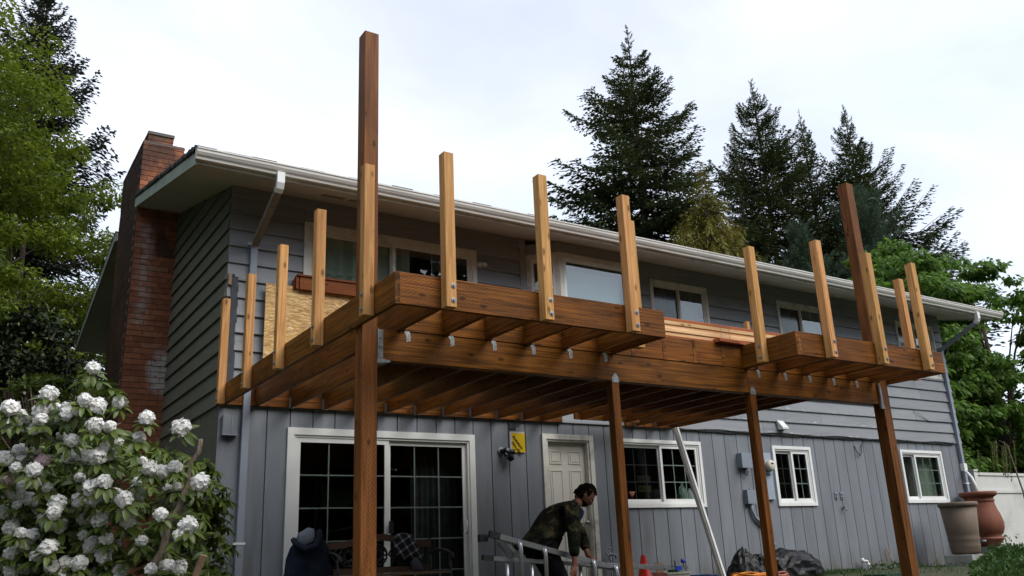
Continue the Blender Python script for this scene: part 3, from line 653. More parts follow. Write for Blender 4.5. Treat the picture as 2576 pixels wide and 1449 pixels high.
# chimney --------------------------------------------------------
ch = MB().box(-.572, .045, 3.208, 4.992, 0, 7.06).build('chimney', 'mortar', house)
def brickmesh(name, l, dp, h=.0765):
    mb = MB().box(0, l, 0, dp, 0, h); me_o = mb.build('brick', 'brick', ch); me = me_o.data; bpy.data.objects.remove(me_o); return me
bm_ = {}
def brick(x, y, z, l, dp, rot=0):
    key = (round(l, 3), dp)
    if key not in bm_: bm_[key] = brickmesh('brick', l, dp)
    o = bpy.data.objects.new('brick', bm_[key]); COL.objects.link(o); o.parent = ch; o.location = (x, y, z); o.rotation_euler = (R.uniform(-.004, .004), 0, rot); return o
rows = int((7.08 - 2.0) / .0872); stuff = MB(); cnt = 0; left_jobs = []
for i in range(rows + 1):
    z = 2.0 + i * .0872; wd = [.105, .29, .235] if i % 2 else [.235, .29, .105]; x = -.58
    for j, l in enumerate(wd):
        brick(x + .004, 3.2 + R.uniform(-.003, .002), z, l - .008, .10 if j == 0 else .06); x += l; cnt += 1
    y = 3.305 if i % 2 else 3.435
    while y < 4.99:
        l = min(.29, 5.0 - y); 
        if l > .05: left_jobs.append((math.dist((-.58, y, z), (-2.57, -10.3, .575)) + (0 if z < 4.3 else 2), y, z, l))
        y += .29
left_jobs.sort()
for n_, (q, y, z, l) in enumerate(left_jobs):
    if cnt < 298:
        o = brick(-.58 + R.uniform(-.003, .002), y + .004 + (l - .008), z, l - .008, .06, -PI / 2); cnt += 1
    else: stuff.box(-.58 + R.uniform(-.003, .002), -.55, y + .004, y + l - .004, z, z + .0765)
for i in range(rows + 1):
    z = 2.0 + i * .0872
    if z > 5.6:
        y = 3.3
        while y < 4.95: stuff.box(.02, .052, y + .004, y + .286, z, z + .0765); y += .29
for i in range(23):
    z = 2.0 - (i + 1) * .0872; wd = [.105, .29, .235] if i % 2 == 0 else [.235, .29, .105]; x = -.58
    for l in wd: stuff.box(x + .004, x + l - .004, 3.2, 3.26, z, z + .0765); x += l
    y = 3.265
    while y < 4.9: stuff.box(-.58, -.55, y + .004, y + .286, z, z + .0765); y += .29
o = stuff.build('brick_facing', 'brick', ch); o['kind'] = 'stuff'
mb = MB().box(-.585, .055, 3.195, 5.005, 7.09, 7.12); mb.build('chimney_crown', 'mortar', ch)
mb = MB()
for i in range(3):
    z = 7.122 + i * .085; e = .0 if i % 2 else .004; mb.box(-.47 - e, -.09 + e, 3.45 - e, 4.1 + e, z, z + .077); mb.box(-.46, -.1, 3.46, 4.09, z + .077, z + .085)
mb.build('flue_bricks', 'brick', ch); box('flue_cap', -.485, -.075, 3.43, 4.12, 7.38, 7.43, 'mortar', ch)
mb = MB().box(-.595, .0, 3.185, 3.194, 6.02, 6.2); mb.build('flashing', 'greybox', ch)

# ================================================================ DECK
deck = tag(new_empty('deck', (3.6, -2.4, 0)), 'unfinished brown timber deck on four posts, with bare upright railing posts', 'deck')
DK = deck
def loc0(o): o.matrix_parent_inverse = Matrix.Translation((-3.6, 2.4, 0)); return o
def dmember(*a, **k): return loc0(member(*a, DK, **k))
def dm(name, p0, p1, w_, h, mat, up=(0, 0, 1)): return loc0(member(name, p0, p1, w_, h, mat, DK, up))
def dbox(name, x0, x1, y0, y1, z0, z1, mat): return loc0(box(name, x0, x1, y0, y1, z0, z1, mat, DK))
def dpost(name, x0, x1, y0, y1, z0, z1, mat): return loc0(post(name, x0, x1, y0, y1, z0, z1, mat, DK))
Z0, Z1 = 2.38, 2.632; ZM = (Z0 + Z1) / 2; H = Z1 - Z0; T = .038
YF = -4.73
# ledger, rims
dm('ledger', (.07, -.055, ZM), (4.98, -.055, ZM), T, H, 'treated'); dm('ledger', (6.2, -.055, ZM), (7.10, -.055, ZM), T, H, 'treated')
dm('rim_joist', (.09, -.036, ZM), (.09, YF, ZM), T, H, 'treated'); dm('rim_joist', (7.16, -.036, ZM), (7.16, YF + T + .001, ZM), T, H, 'treated')
dm('rim_joist', (.11, YF + T / 2, ZM), (2.76, YF + T / 2, ZM), T, H, 'treated')
dm('rim_joist', (2.741, YF + T + .001, ZM), (2.741, -3.94, ZM), T, H, 'treated')
dm('rim_joist', (4.641, YF + T / 2, ZM), (7.179, YF + T / 2, ZM), T, H, 'treated')
dm('rim_joist', (4.582, YF, ZM), (4.582, -3.94, ZM), T, H, 'treated'); dm('joist', (4.621, YF + .001, ZM), (4.621, -.075, ZM), T, H - .004, 'treated')
jx = [.46 + .4235 * k for k in range(16)]
for k, x in enumerate(jx):
    if k == 10: continue
    if k <= 5: ye = YF + T + .001
    elif k <= 9: ye = -3.998
    else: ye = YF + T + .001
    ys = -.075 if not (4.98 < x < 6.2) else -.35
    dm('joist', (x, ys, ZM), (x, ye, ZM), T, H - .002, 'treated')
dm('joist', (4.98, -.37, ZM), (6.2, -.37, ZM), T, H - .01, 'treated')
# blocking over the beam
edges = [.11] + jx[:10] + [4.562] + [4.641] + jx[11:] + [7.14]
bx_ = sorted([.09] + [x for x in jx if x < 4.5] + [4.60] + jx[11:] + [7.16])
for a, b in zip(bx_, bx_[1:]):
    if b - a < .1: continue
    e0 = .04 if abs(a - 4.6) < .01 else .0195; e1 = .04 if abs(b - 4.6) < .01 else .0195
    if a < .3: continue
    yb = -3.975
    dm('blocking', (a + e0, yb, ZM), (b - e1, yb, ZM), T, H - .006, 'treated')
# beams
ZB0, ZB1 = 2.118, 2.378
dm('beam', (.25, -3.945, (ZB0 + ZB1) / 2), (4.60, -3.945, (ZB0 + ZB1) / 2), .09, ZB1 - ZB0, 'treated')
dm('beam', (4.604, -3.945, (ZB0 + ZB1) / 2), (6.925, -3.945, (ZB0 + ZB1) / 2), .09, ZB1 - ZB0, 'treated2')
# posts
PO = [(.111, .246, -4.025, -3.885, 5.14, 'post'), (2.705, 2.794, -3.99, -3.90, 2.116, 'treated2'), (4.625, 4.715, -3.99, -3.90, 2.116, 'treated2'), (6.93, 7.07, -4.02, -3.88, 5.06, 'post')]
for (x0, x1, y0, y1, zt, mt) in PO: dpost('post', x0, x1, y0, y1, gz(x0, -4) - .1, zt, mt)
# assumed decking sheets added over the joists, sized to shade the bays below
for (x0, x1, y0, y1) in ((.91, 2.98, -3.74, -1.22), (2.99, 4.95, -3.74, -1.22), (4.96, 7.12, -3.74, -1.3)):
    dbox('assumed_decking', x0, x1, y0, y1, Z1 + .002, Z1 + .014, 'treated2')
# hangers, ties, caps
def hanger(x, y, z0=Z0 - .004, h=.13, side=1):
    mb = MB(); mb.box(x + side * .0195, x + side * .0215, y - .045, y + .0, z0, z0 + h); mb.box(x + side * .0215, x + side * .030, y - .003, y - .0005, z0, z0 + h)
    mb.box(x - .0215, x + .0215, y - .045, y, z0 - .003, z0 - .0005)
    mb.box(x - side * .030, x - side * .0215, y - .003, y - .0005, z0, z0 + h); return loc0(mb.build('joist_hanger', 'metal', DK))
for k, x in enumerate(jx):
    if k == 10 or 4.98 < x < 6.2: continue
    if k == 0: continue
    hanger(x, -.075, side=-1)
for x in (.53, .95, 1.38, 1.80, 2.22, 2.64, 4.79, 5.23, 5.65, 6.08, 6.51):
    s = .036; yb = -3.9905; mb = MB(); z = ZB1
    pf = [(x - .028, z + .0), (x + .005, z + .03), (x + .03, z - .015), (x + .03, z - .075), (x - .006, z - .085), (x - .01, z - .03)]
    mb.extrude(pf, 'y', yb - .002, yb); mb.box(x - .03, x - .028, -4.03, yb, z, z + .06)
    for q in ((x + .01, z - .06), (x + .018, z - .035), (x + .012, z - .015)): mb.box(q[0] - .004, q[0] + .004, yb - .006, yb - .002, q[1] - .004, q[1] + .004)
    loc0(fixn(mb.build('hurricane_tie', 'metal', DK)))
for x in (2.75, 4.67):
    mb = MB(); mb.extrude([(x - .043, 2.105), (x + .043, 2.105), (x + .043, 2.145), (x + .012, 2.19), (x - .012, 2.19), (x - .043, 2.145)], 'y', -3.9945, -3.9915)
    mb.box(x - .004, x + .006, -4.0, -3.9945, 2.185, 2.195); mb.box(x - .03, x - .02, -4.0, -3.9945, 2.12, 2.13); loc0(fixn(mb.build('post_cap', 'metal', DK)))
mb = MB(); mb.box(.247, .252, -4.03, -3.89, 2.12, 2.375); mb.box(.252, .31, -3.9945, -3.9915, 2.14, 2.375); mb.extrude([(.252, 2.14), (.37, 2.118), (.37, 2.105), (.252, 2.09)], 'y', -4.0, -3.89)
for z in (2.17, 2.23, 2.30, 2.35): mb.box(.275, .288, -4.0, -3.9945, z, z + .012)
loc0(fixn(mb.build('beam_hanger', 'metal', DK)))
mb = MB(); mb.extrude([(6.88, 2.06), (6.95, 2.06), (6.93, 2.12), (6.93, 2.30), (6.915, 2.375), (6.89, 2.375), (6.90, 2.2)], 'y', -4.026, -3.9995); loc0(fixn(mb.build('beam_hanger', 'metal', DK)))
# railing posts and bolts
RZ0, RZ1, RW = 2.38, 3.665, .089
boltm = None
def bolt(pos, axis, parent):
    global boltm
    if boltm is None:
        mb = MB(); mb.lathe([(.021, 0), (.021, .004), (.016, .0045)], n=16); mb.lathe([(.010, .0045), (.010, .012), (.008, .014)], n=6); o = mb.build('bolt', 'metal', None); boltm = o.data; bpy.data.objects.remove(o)
    o = bpy.data.objects.new('bolt', boltm); COL.objects.link(o); o.parent = parent; o.matrix_parent_inverse = parent.matrix_world.inverted() if False else Matrix()
    M2 = (Matrix.Rotation(PI / 2, 4, 'X') if axis == 'y' else Matrix.Rotation(-PI / 2, 4, 'Y'))
    M2.translation = Vector(pos); return o, M2
def rail_post(x0, y0, bolts, zt=RZ1, z0=RZ0):
    o = dpost('railing_post', x0, x0 + RW, y0, y0 + RW, z0, zt, 'cedar')
    pw = Matrix.Translation((3.6, -2.4, 0)) @ o.matrix_parent_inverse @ o.matrix_basis
    for dz in (.052, .168):
        if bolts == 'y': b, m = bolt((x0 + RW * .68, y0 - .0005, z0 + dz), 'y', o)
        elif bolts == 'x': b, m = bolt((x0 - .0005, y0 + RW * .42, z0 + dz), 'x', o)
        else: continue
        b.matrix_local = pw.inverted() @ m
for xr in (.545, 1.46, 2.385): rail_post(xr - RW, YF - RW - .001, 'y', RZ1 + R.uniform(-.006, .006))
for xr in (5.09, 5.965, 6.815): rail_post(xr - RW, YF - RW - .001, 'y', RZ1 + R.uniform(-.006, .006))
for yf in (-.118, -1.15, -2.23, -3.275, -4.35): rail_post(.0705 - RW, yf, 'x', RZ1 + R.uniform(-.012, .004))
rail_post(4.562 - RW, -4.355, 'x'); rail_post(2.762, -4.35, None); rail_post(7.181, -4.36, None)
# a lag screw end and offcuts under the joists
for (x, y) in ((2.56, -4.25),):
    mb = MB(); mb.tube([(x, y, 2.40), (x + .04, y - .03, 2.39)], .006, 6); mb.lathe([(.014, 0), (.014, .006)], (x + .02, y - .015, 2.392), 10); loc0(mb.build('lag_screw', 'metal', DK))
for (x, y, s) in ((2.85, -4.05, .25), (6.9, -2.3, .3), (7.0, -3.2, .2), (7.02, -1.0, .3)):
    pass

# ================================================================ THINGS ON THE DECK
stack = [(.0, 2.6335, .036, 'cedarred'), (.012, 2.6705, .04, 'cedarpale'), (.0, 2.7115, .042, 'cedarpale'), (.02, 2.7545, .037, 'cedarpale'), (.008, 2.7925, .04, 'cedarpale'), (.016, 2.8335, .036, 'cedarred')]
lab = ['reddish cedar board lying directly on the joists, bottom of the board stack', 'pale cedar board, second from the bottom of the stack on the deck', 'pale cedar board in the lower middle of the board stack on the deck', 'pale cedar board in the upper middle of the board stack on the deck', 'pale cedar board just under the reddish top board of the stack', 'reddish cedar board lying topmost on the stack of boards']
for i, (o_, z, h, mt) in enumerate(stack):
    o = member('cedar_board', (2.95 + R.uniform(0, .1), -3.86 + o_, z + h / 2), (5.62 + R.uniform(-.03, .3), -3.86 + o_, z + h / 2), .14, h, mt); tag(o, lab[i], 'board', 'cedar boards stacked on the deck')
tag(member('wood_offcut', (4.17, -4.02, 2.652), (4.70, -3.98, 2.652), .10, .036, 'cedarred'), 'short dark red offcut lying on the beam in front of the cedar board stack', 'offcut')
tag(member('wood_block', (5.02, -3.72, 2.87), (5.02, -3.72, 3.02), .05, .05, 'cedar'), 'small orange wood block standing on the cedar boards behind a railing post', 'offcut')
for i, x in enumerate((4.27, 4.40)):
    mb = MB(); mb.tube([(0, 0, 0), (0, 0, .16)], .0028, 6); mb.lathe([(.006, .16), (.006, .163)], n=8)
    tag(mb.build('long_screw', 'metal', None, loc=(x, -4.0, 2.670)), ('long screw standing upright in the offcut, the taller looking left one' if i == 0 else 'long screw standing upright in the offcut, right of the other screw'), 'screw')
# OSB sheet
o = box('osb_sheet', .49, 2.60, -.125, -.113, 2.64, 3.92, 'osb'); tag(o, 'tan strand board sheet leaning in front of the upper patio door', 'board')
for v in o.data.vertices: pass
rb_ = tag(new_empty('rail_box', (.87, -.14, 3.88)), 'short dark brown wooden box rail on top of the strand board', 'rail')
member('top_board', (0, 0, .175), (1.75, 0, .175), .13, .03, 'brownrail', rb_); member('face_board', (.03, -.03, .075), (1.72, -.03, .075), .035, .165, 'brownrail', rb_)
member('end_board', (0, -.04, .08), (0, .06, .08), .035, .16, 'brownrail', rb_); member('side_board', (-.03, .0, .06), (-.03, .05, .06), .02, .13, 'brownrail', rb_)
# torn felt strip at the house corner
mb = MB(); n = 14
for i in range(n):
    z = 2.63 + i * .096; e = R.uniform(-.008, .012); mb.box(.085, .165 + e, -.045, -.033, z, z + .0955)
mb.box(.05, .12, -.06, -.03, 3.975, 4.0)
tag(mb.build('felt_strip', 'felt'), 'torn dark felt strip on the wall behind the leftmost railing post', 'felt')
tag(box('wood_scrap', .045, .085, -.062, -.032, 3.86, 4.0, 'stake'), 'small splintered wood scrap at the house corner above the leftmost railing post', 'scrap')

# ================================================================ WALL FITTINGS
def fitting(name, label, cat, loc): return tag(new_empty(name, loc), label, cat)
f = fitting('floodlight', 'dark twin floodlight with motion sensor beside the yellow card', 'lamp', (3.92, -.012, 1.94))
MBb = MB().tube([(0, 0, 0), (0, -.025, 0)], .055, 16); MBb.build('mount_plate', 'greybox', f, True)
MB().tube([(0, -.02, 0), (0, -.07, 0)], .03, 10).build('hub', 'blackpl', f, True)
for nm, a, b in (('lamp_head', (.015, -.06, .01), (.03, -.15, -.0)), ('lamp_head', (.06, -.06, -.01), (.16, -.12, -.02))):
    a = Vector(a); b = Vector(b); m_ = a.lerp(b, .4); h = MB().tube([a, m_, b], [.022, .034, .040], 14); h = h.build(nm, 'blackpl', f, True)
    MB().tube([b - (b - a).normalized() * .004, b + (b - a).normalized() * .002], .03, 14).build('lens', 'greybox', h, True)
MB().tube([(.02, -.05, -.02), (.03, -.08, -.08)], .016, 8).build('arm', 'blackpl', f, True)
sb_ = MB().box(-.045, .045, -.05, .02, -.03, .03).build('sensor_box', 'blackpl', f); sb_.location = (.075, -.11, -.1); sb_.rotation_euler = (-.5, .55, .3)
# yellow card in a clear bag
f = fitting('yellow_card', 'bright yellow handwritten card in a clear bag beside the floodlight', 'sign', (4.07, -.03, 1.93))
box('card', .03, .255, -.004, .004, 0, .27, 'yellow', f); box('card_edge', .0, .03, -.003, .005, .0, .285, 'paper', f); box('card_edge', .03, .25, -.003, .005, .271, .292, 'paper', f)
for txt, px, pz, rot, s in (('Rightturn', .034, .262, -.86, .062), ('Nm-yken', .020, .178, -.86, .062)):
    cu = bpy.data.curves.new('text', 'FONT'); cu.body = txt; cu.size = s; cu.extrude = .0008; cu.offset = .0022; cu.shear = .2; cu.resolution_u = 2
    to = bpy.data.objects.new('tmp', cu); COL.objects.link(to); bpy.context.view_layer.update()
    me = bpy.data.meshes.new_from_object(to.evaluated_get(bpy.context.evaluated_depsgraph_get())); bpy.data.objects.remove(to)
    me.materials.clear(); me.materials.append(MT['ink']); o = bpy.data.objects.new('handwriting', me); COL.objects.link(o); o.parent = f
    o.location = (px, -.0055, pz - .045); o.rotation_euler = Euler((PI / 2, 0, 0)).to_matrix().to_euler(); o.matrix_local = Matrix.Translation(o.location) @ Matrix.Rotation(PI / 2, 4, 'X') @ Matrix.Rotation(rot, 4, 'Z')
nb = 10; v = []; fc = []
for i in range(nb + 1):
    for j in range(nb + 1):
        v.append((-.03 + .30 * i / nb, -.012 - .012 * abs(mnoise.noise((i * .6, j * .6, 1))), -.01 + .36 * j / nb + .012 * mnoise.noise((i * .7, 3, 1))))
for i in range(nb):
    for j in range(nb): fc.append((i * (nb + 1) + j, (i + 1) * (nb + 1) + j, (i + 1) * (nb + 1) + j + 1, i * (nb + 1) + j + 1))
mesh('clear_bag', v, fc, 'clear', f)
tag(box('dark_block', 4.07, 4.18, -.03, -.0125, 2.25, 2.37, 'felt'), 'dark felt patch on the wall above the yellow card', 'patch')
# birdhouse-like box on the left
f = fitting('vent_box', 'small grey painted box on the wall at the left corner under the deck', 'box', (.155, -.022, 2.03))
MB().box(-.085, .085, -.06, 0, 0, .225).build('box_body', 'plank', f); MB().box(-.09, .09, -.085, 0, -.012, .0).build('ledge', 'greybox', f); MB().box(-.02, -.01, -.066, -.06, .02, .2).build('slot_strip', 'greybox', f); MB().box(.015, .025, -.066, -.06, .02, .2).build('slot_strip', 'greybox', f)
# upper porch lamp
f = fitting('porch_lamp', 'small pale twin lamp on the upper siding between patio door and bay window', 'lamp', (3.66, -.03, 4.655))
MB().tube([(0, 0, 0), (0, -.02, 0)], .045, 14).build('mount_plate', 'whitewood', f, True); MB().tube([(0, -.02, 0), (.03, -.06, 0), (.05, -.10, -.03)], [.015, .028, .032], 12).build('lamp_head', 'whitewood', f, True); MB().tube([(0, -.02, .01), (-.03, -.07, -.01)], [.015, .026], 12).build('lamp_head', 'whitewood', f, True)
# electric boxes
f = fitting('junction_box', 'grey hinged electrical box left of the third post', 'electrical box', (8.74, -.013, 1.78))
MB().box(-.12, .12, -.10, 0, 0, .24).build('box_body', 'greybox', f); MB().box(-.125, .125, -.125, -.101, -.005, .245).build('lid', 'greybox', f)
MB().tube([(-.02, -.05, 0), (-.03, -.06, -.09), (.03, -.06, -.13), (.08, -.05, -.05)], .008, 6).build('cable', 'blackpl', f, True)
f = fitting('electric_meter', 'round glass electric meter on a pale blue steel panel right of the third post', 'electric meter', (9.22, -.013, 1.26))
MB().box(-.17, .19, -.05, 0, 0, .42).build('lower_panel', 'meterpan', f); MB().box(-.17, .15, -.09, 0, .425, .78).build('upper_panel', 'meterpan', f)
mt_ = MB().tube([(.04, -.09, .56), (.04, -.13, .56)], .105, 24).build('meter_ring', 'metal', f, True)
MB().tube([(.04, -.13, .56), (.04, -.19, .56), (.04, -.205, .56)], [.092, .088, .07], 24).build('meter_dome', 'crate', f, True)
MB().box(.01, .07, -.2075, -.2055, .575, .60).build('display', 'blackpl', f); MB().box(.03, .05, -.07, -.05, -.03, .0).build('latch', 'dkmetal', f)
f = fitting('switch_box', 'small weatherproof switch box with a bent conduit left of the third post', 'electrical box', (8.80, -.013, 1.19))
MB().box(-.11, .09, -.09, 0, 0, .23).build('box_body', 'greybox', f); MB().tube([(0, -.05, .23), (0, -.05, .26)], .015, 8).build('knob', 'greybox', f, True)
MB().tube([(0, -.045, 0), (.0, -.045, -.10), (.06, -.045, -.22), (.16, -.045, -.30), (.27, -.045, -.36), (.36, -.045, -.42), (.40, -.045, -.52), (.41, -.045, -.65), (.41, -.045, -1.15)], .028, 10).build('conduit', 'spout', f, True)
MB().tube([(.41, -.045, -.63), (.41, -.045, -.70)], .036, 10).build('coupling', 'greybox', f, True)
MB().box(-.04, .46, -.08, -.0, .98, 1.0)
tag(MB().box(9.17, 9.24, -.06, -.0305, 2.27, 2.55).build('cover_plate', 'siding'), 'narrow grey cover plate on the siding above the electric meter', 'cover plate')
f = fitting('dryer_vent', 'grey hooded vent on the lap siding right of the third post', 'vent', (9.80, -.032, 2.46))
MB().box(-.09, .09, -.02, 0, .0, .17).build('vent_plate', 'siding', f); fixn(MB().extrude([(0, .165), (-.02, .165), (-.13, .03), (-.125, .0), (0, .0)], 'x', -.075, .075).build('hood', 'white', f)); MB().box(-.06, .06, -.11, -.02, -.004, -.001).build('flap', 'blackpl', f)
f = fitting('wall_cable', 'black cable bundle running along the joint between lap siding and planks', 'cable', (0, 0, 0))
for q in range(3):
    pts = [(7.25 + i * .33, -.042 - .006 * q, 2.372 + .016 * math.sin(i * 1.3 + q * 2) + q * .008) for i in range(25)]; MB().tube(pts, .0085, 6).build('cable_strand', 'blackpl', f, True)
tag(MB().tube([(11.85, -.02, 2.24), (11.86, -.05, 2.12), (11.93, -.05, 2.06), (11.99, -.05, 2.12), (12.03, -.04, 2.25), (12.15, -.04, 2.345)], .009, 6).build('cable_loop', 'blackpl', None, True), 'black cable end hanging in a loop below the lap siding', 'cable')
tag(MB().tube([(13.95, -.035, 3.02), (14.02, -.06, 3.0), (14.25, -.05, 2.88), (14.4, -.045, 2.83), (15.25, -.04, 2.84)], .006, 6).build('wire', 'spout', None, True), 'thin grey wire curling off the lap siding near the right end', 'wire')
for i, x in enumerate((11.08, 11.24)):
    f = fitting('wall_outlet', 'left of two small grey outdoor outlets on the vertical planks' if i == 0 else 'right of two small grey outdoor outlets, the one above the wall tap', 'outlet', (x, -.013, 1.26))
    MB().box(-.035, .035, -.02, 0, 0, .13).build('cover', 'spout', f)
    for z in (.035, .09): MB().tube([(0, -.02, z), (0, -.04, z)], .018, 8).build('cap', 'greybox', f, True)
f = fitting('wall_tap', 'small grey painted tap on the planks below the outdoor outlets', 'tap', (11.22, -.013, 1.10)); MB().tube([(0, 0, 0), (0, -.07, 0), (0, -.09, -.05)], .014, 8).build('spout', 'greybox', f, True); MB().tube([(0, -.05, .015), (0, -.05, .05)], .02, 8).build('handle', 'greybox', f, True)
f = fitting('garden_tap', 'grey standpipe tap between the white door and the second post', 'tap', (5.68, -.10, 0))
MB().tube([(0, 0, 0), (0, 0, .52)], .014, 8).build('riser', 'greybox', f, True); MB().tube([(-.03, 0, .47), (.03, -.01, .50), (.07, -.03, .48), (.08, -.035, .44)], .016, 8).build('spout', 'greybox', f, True)
MB().tube([(-.03, -.0, .58), (.03, -.0, .58)], .01, 8).build('handle', 'greybox', f, True); MB().tube([(-.08, -.01, .52), (0, -.005, .40)], .012, 8).build('handle', 'greybox', f, True)
f = fitting('pvc_pipe', 'white pvc pipe elbow sticking out of the ground against the wall', 'pipe', (11.53, -.14, 0))
MB().tube([(.02, 0, -.1), (.02, 0, .12), (.0, 0, .165), (-.06, .02, .175), (-.09, .03, .18)], .022, 10).build('pipe', 'pvc', f, True); MB().tube([(.02, 0, .085), (.02, 0, .13)], .029, 10).build('coupling', 'pvc', f, True); MB().tube([(-.085, .03, .15), (-.095, .03, .22)], .03, 10).build('cap', 'pvc', f, True)
tag(MB().tube([(12.35, -.10, 0), (12.28, -.06, .38)], .011, 7).build('garden_stake', 'stake', None, True), 'thin brown stake leaning on the wall between the two right windows', 'stake')
# things in the kitchen window
f = tag(new_empty('milk_jug', (7.40, .09, 1.235)), 'larger pale plastic jug behind the kitchen window glass', 'jug')
MB().lathe([(.075, 0), (.085, .02), (.085, .15), (.06, .21), (.025, .26), (.025, .29)], n=16).build('jug_body', 'jug', f, True); MB().lathe([(.028, .285), (.028, .305)], n=12).build('cap', 'white', f, True); MB().tube([(-.03, -.02, .25), (-.085, -.03, .22), (-.09, -.03, .14), (-.07, -.02, .1)], .012, 8).build('handle', 'jug', f, True)
f = tag(new_empty('bottle', (7.57, .10, 1.235)), 'smaller white bottle to the right of the plastic jug in the kitchen window', 'bottle'); MB().lathe([(.06, 0), (.065, .02), (.065, .13), (.03, .18), (.02, .2)], n=16).build('bottle_body', 'lace', f, True); MB().lathe([(.022, .198), (.022, .215)], n=10).build('cap', 'white', f, True)
for (x0, x1, z0, z1, mt, lb) in ((6.45, 6.72, 1.54, 1.64, 'notepaper', 'upper pale paper note stuck inside the kitchen window'), (6.45, 6.72, 1.39, 1.49, 'noteyellow', 'lower yellowish paper note stuck inside the kitchen window')):
    o = tag(new_empty('paper_note', (x0, .055, z0)), lb, 'note'); MB().box(0, x1 - x0, 0, .002, 0, z1 - z0).build('sheet', mt, o)
    q = MB(); [q.box(.03 + i * .055, .045 + i * .055, -.0015, -.0005, .03, .065 + .012 * (i % 2)) for i in range(4)]; q.build('pen_mark', 'felt', o)
tag(MB().lathe([(.06, 0), (.09, .08), (.11, .16)], (6.3, .12, 1.235), 14).build('red_pot', 'terracotta', None, True), 'terracotta red pot behind the left sash of the kitchen window', 'pot')
tag(MB().lathe([(.05, 0), (.07, .12), (.055, .2)], (6.86, .12, 1.235), 14).build('glass_jar', 'jug', None, True), 'cloudy jar behind the middle of the kitchen window', 'jar')

# ================================================================ YARD THINGS
def lofted(name, rings, mat, parent=None, amp=.0, freq=4.0, close=True, smooth=True):
    v = []; f = []; n = len(rings[0])
    for r_ in rings:
        for p in r_:
            p = Vector(p); q = mnoise.noise_vector(p * freq) * amp; v.append(p + q)
    for i in range(len(rings) - 1):
        for k in range(n): f.append((i * n + k, i * n + (k + 1) % n, (i + 1) * n + (k + 1) % n, (i + 1) * n + k))
    if close: f.append(tuple(reversed(range(n)))); f.append(tuple((len(rings) - 1) * n + k for k in range(n)))
    return mesh(name, v, f, mat, parent, smooth=smooth)
def blob(name, c, s, mat, parent=None, amp=.15, freq=3.0, seed=0, subd=4, ridge=True, floor=None, point=0):
    bm = bmesh.new(); bmesh.ops.create_icosphere(bm, subdivisions=subd, radius=1)
    for v in bm.verts:
        p = v.co.copy(); q = p * freq + Vector((seed * 3.1, seed, 7)); n1 = mnoise.noise(q); n2 = mnoise.noise(q * 2.3); a = (1 - 2 * abs(n1)) * amp + n2 * amp * .6 if ridge else n1 * amp
        p *= 1 + a; 
        if point and p.z > 0: k = 1 - point * p.z; p.x *= k; p.y *= k
        v.co = Vector((c[0] + p.x * s[0], c[1] + p.y * s[1], max(c[2] + p.z * s[2], floor if floor is not None else -99)))
    me = bpy.data.meshes.new(name); bm.to_mesh(me); bm.free(); me.materials.append(MT[mat]); o = bpy.data.objects.new(name, me); COL.objects.link(o); o.parent = parent; return o
# trash bags
tag(blob('trash_bag', (8.05, -.45, .12), (.28, .24, .34), 'bag', amp=.16, seed=1, floor=-.02, point=.45), 'black plastic bag with a pointed tied top, left of the third post', 'bag')
tag(blob('trash_bag', (8.42, -.42, .10), (.22, .22, .27), 'bag', amp=.2, seed=2, floor=-.02, point=.3), 'low crumpled black bag between the pointed bag and the third post', 'bag')
tag(blob('trash_bag', (9.15, -.42, .06), (.62, .30, .36), 'bag', amp=.14, freq=2.4, seed=5, floor=-.02), 'largest black plastic bag, lying long against the wall right of the third post', 'bag')
# hose & cord
def coil(name, c, rx, ry, turns, mat, rad, label, cat, seed):
    rr_ = random.Random(seed); pts = []
    for i in range(turns * 18):
        a = 2 * PI * i / 18; k = 1 + .12 * math.sin(i * .37 + seed); pts.append((c[0] + rx * k * math.cos(a) + rr_.uniform(-.008, .008), c[1] + ry * k * math.sin(a), c[2] + i / (turns * 18) * .09 + .02 * math.sin(i * .9)))
    return tag(MB().tube(pts, rad, 6).build(name, mat, None, True), label, cat)
coil('extension_cord', (7.35, -1.15, .06), .30, .24, 6, 'orange', .011, 'bright orange cord coiled on the ground beside the leaning white pole', 'cord', 1)
coil('extension_cord', (7.95, -1.05, .04), .24, .2, 5, 'pink', .010, 'faded red cord coiled in front of the black bags', 'cord', 2)
# leaning white pole
f = tag(new_empty('leaning_gutter_pole', (0, 0, 0)), 'long white metal downspout section leaning against the deck edge near the wall', 'pole')
a = Vector((6.90, -.42, 2.33)); b = Vector((7.42, -.62, -.03)); o = member('pole_body', a, b, .085, .062, 'pvc', f, up=(1, .4, .2), ch=.002)
member('seam', a + Vector((-.043, -.036, 0)), b + Vector((-.043, -.036, 0)), .008, .008, 'white', f, up=(1, .4, .2), ch=.001)
# cone
f = tag(new_empty('traffic_cone', (5.52, -1.0, -.02)), 'bright orange traffic cone right of the second post', 'cone')
MB().lathe([(.13, .03), (.03, .49), (.0, .49)], n=24, cap=False).build('cone_body', 'cone', f, True); MB().box(-.18, .18, -.18, .18, 0, .03).build('base', 'cone', f)
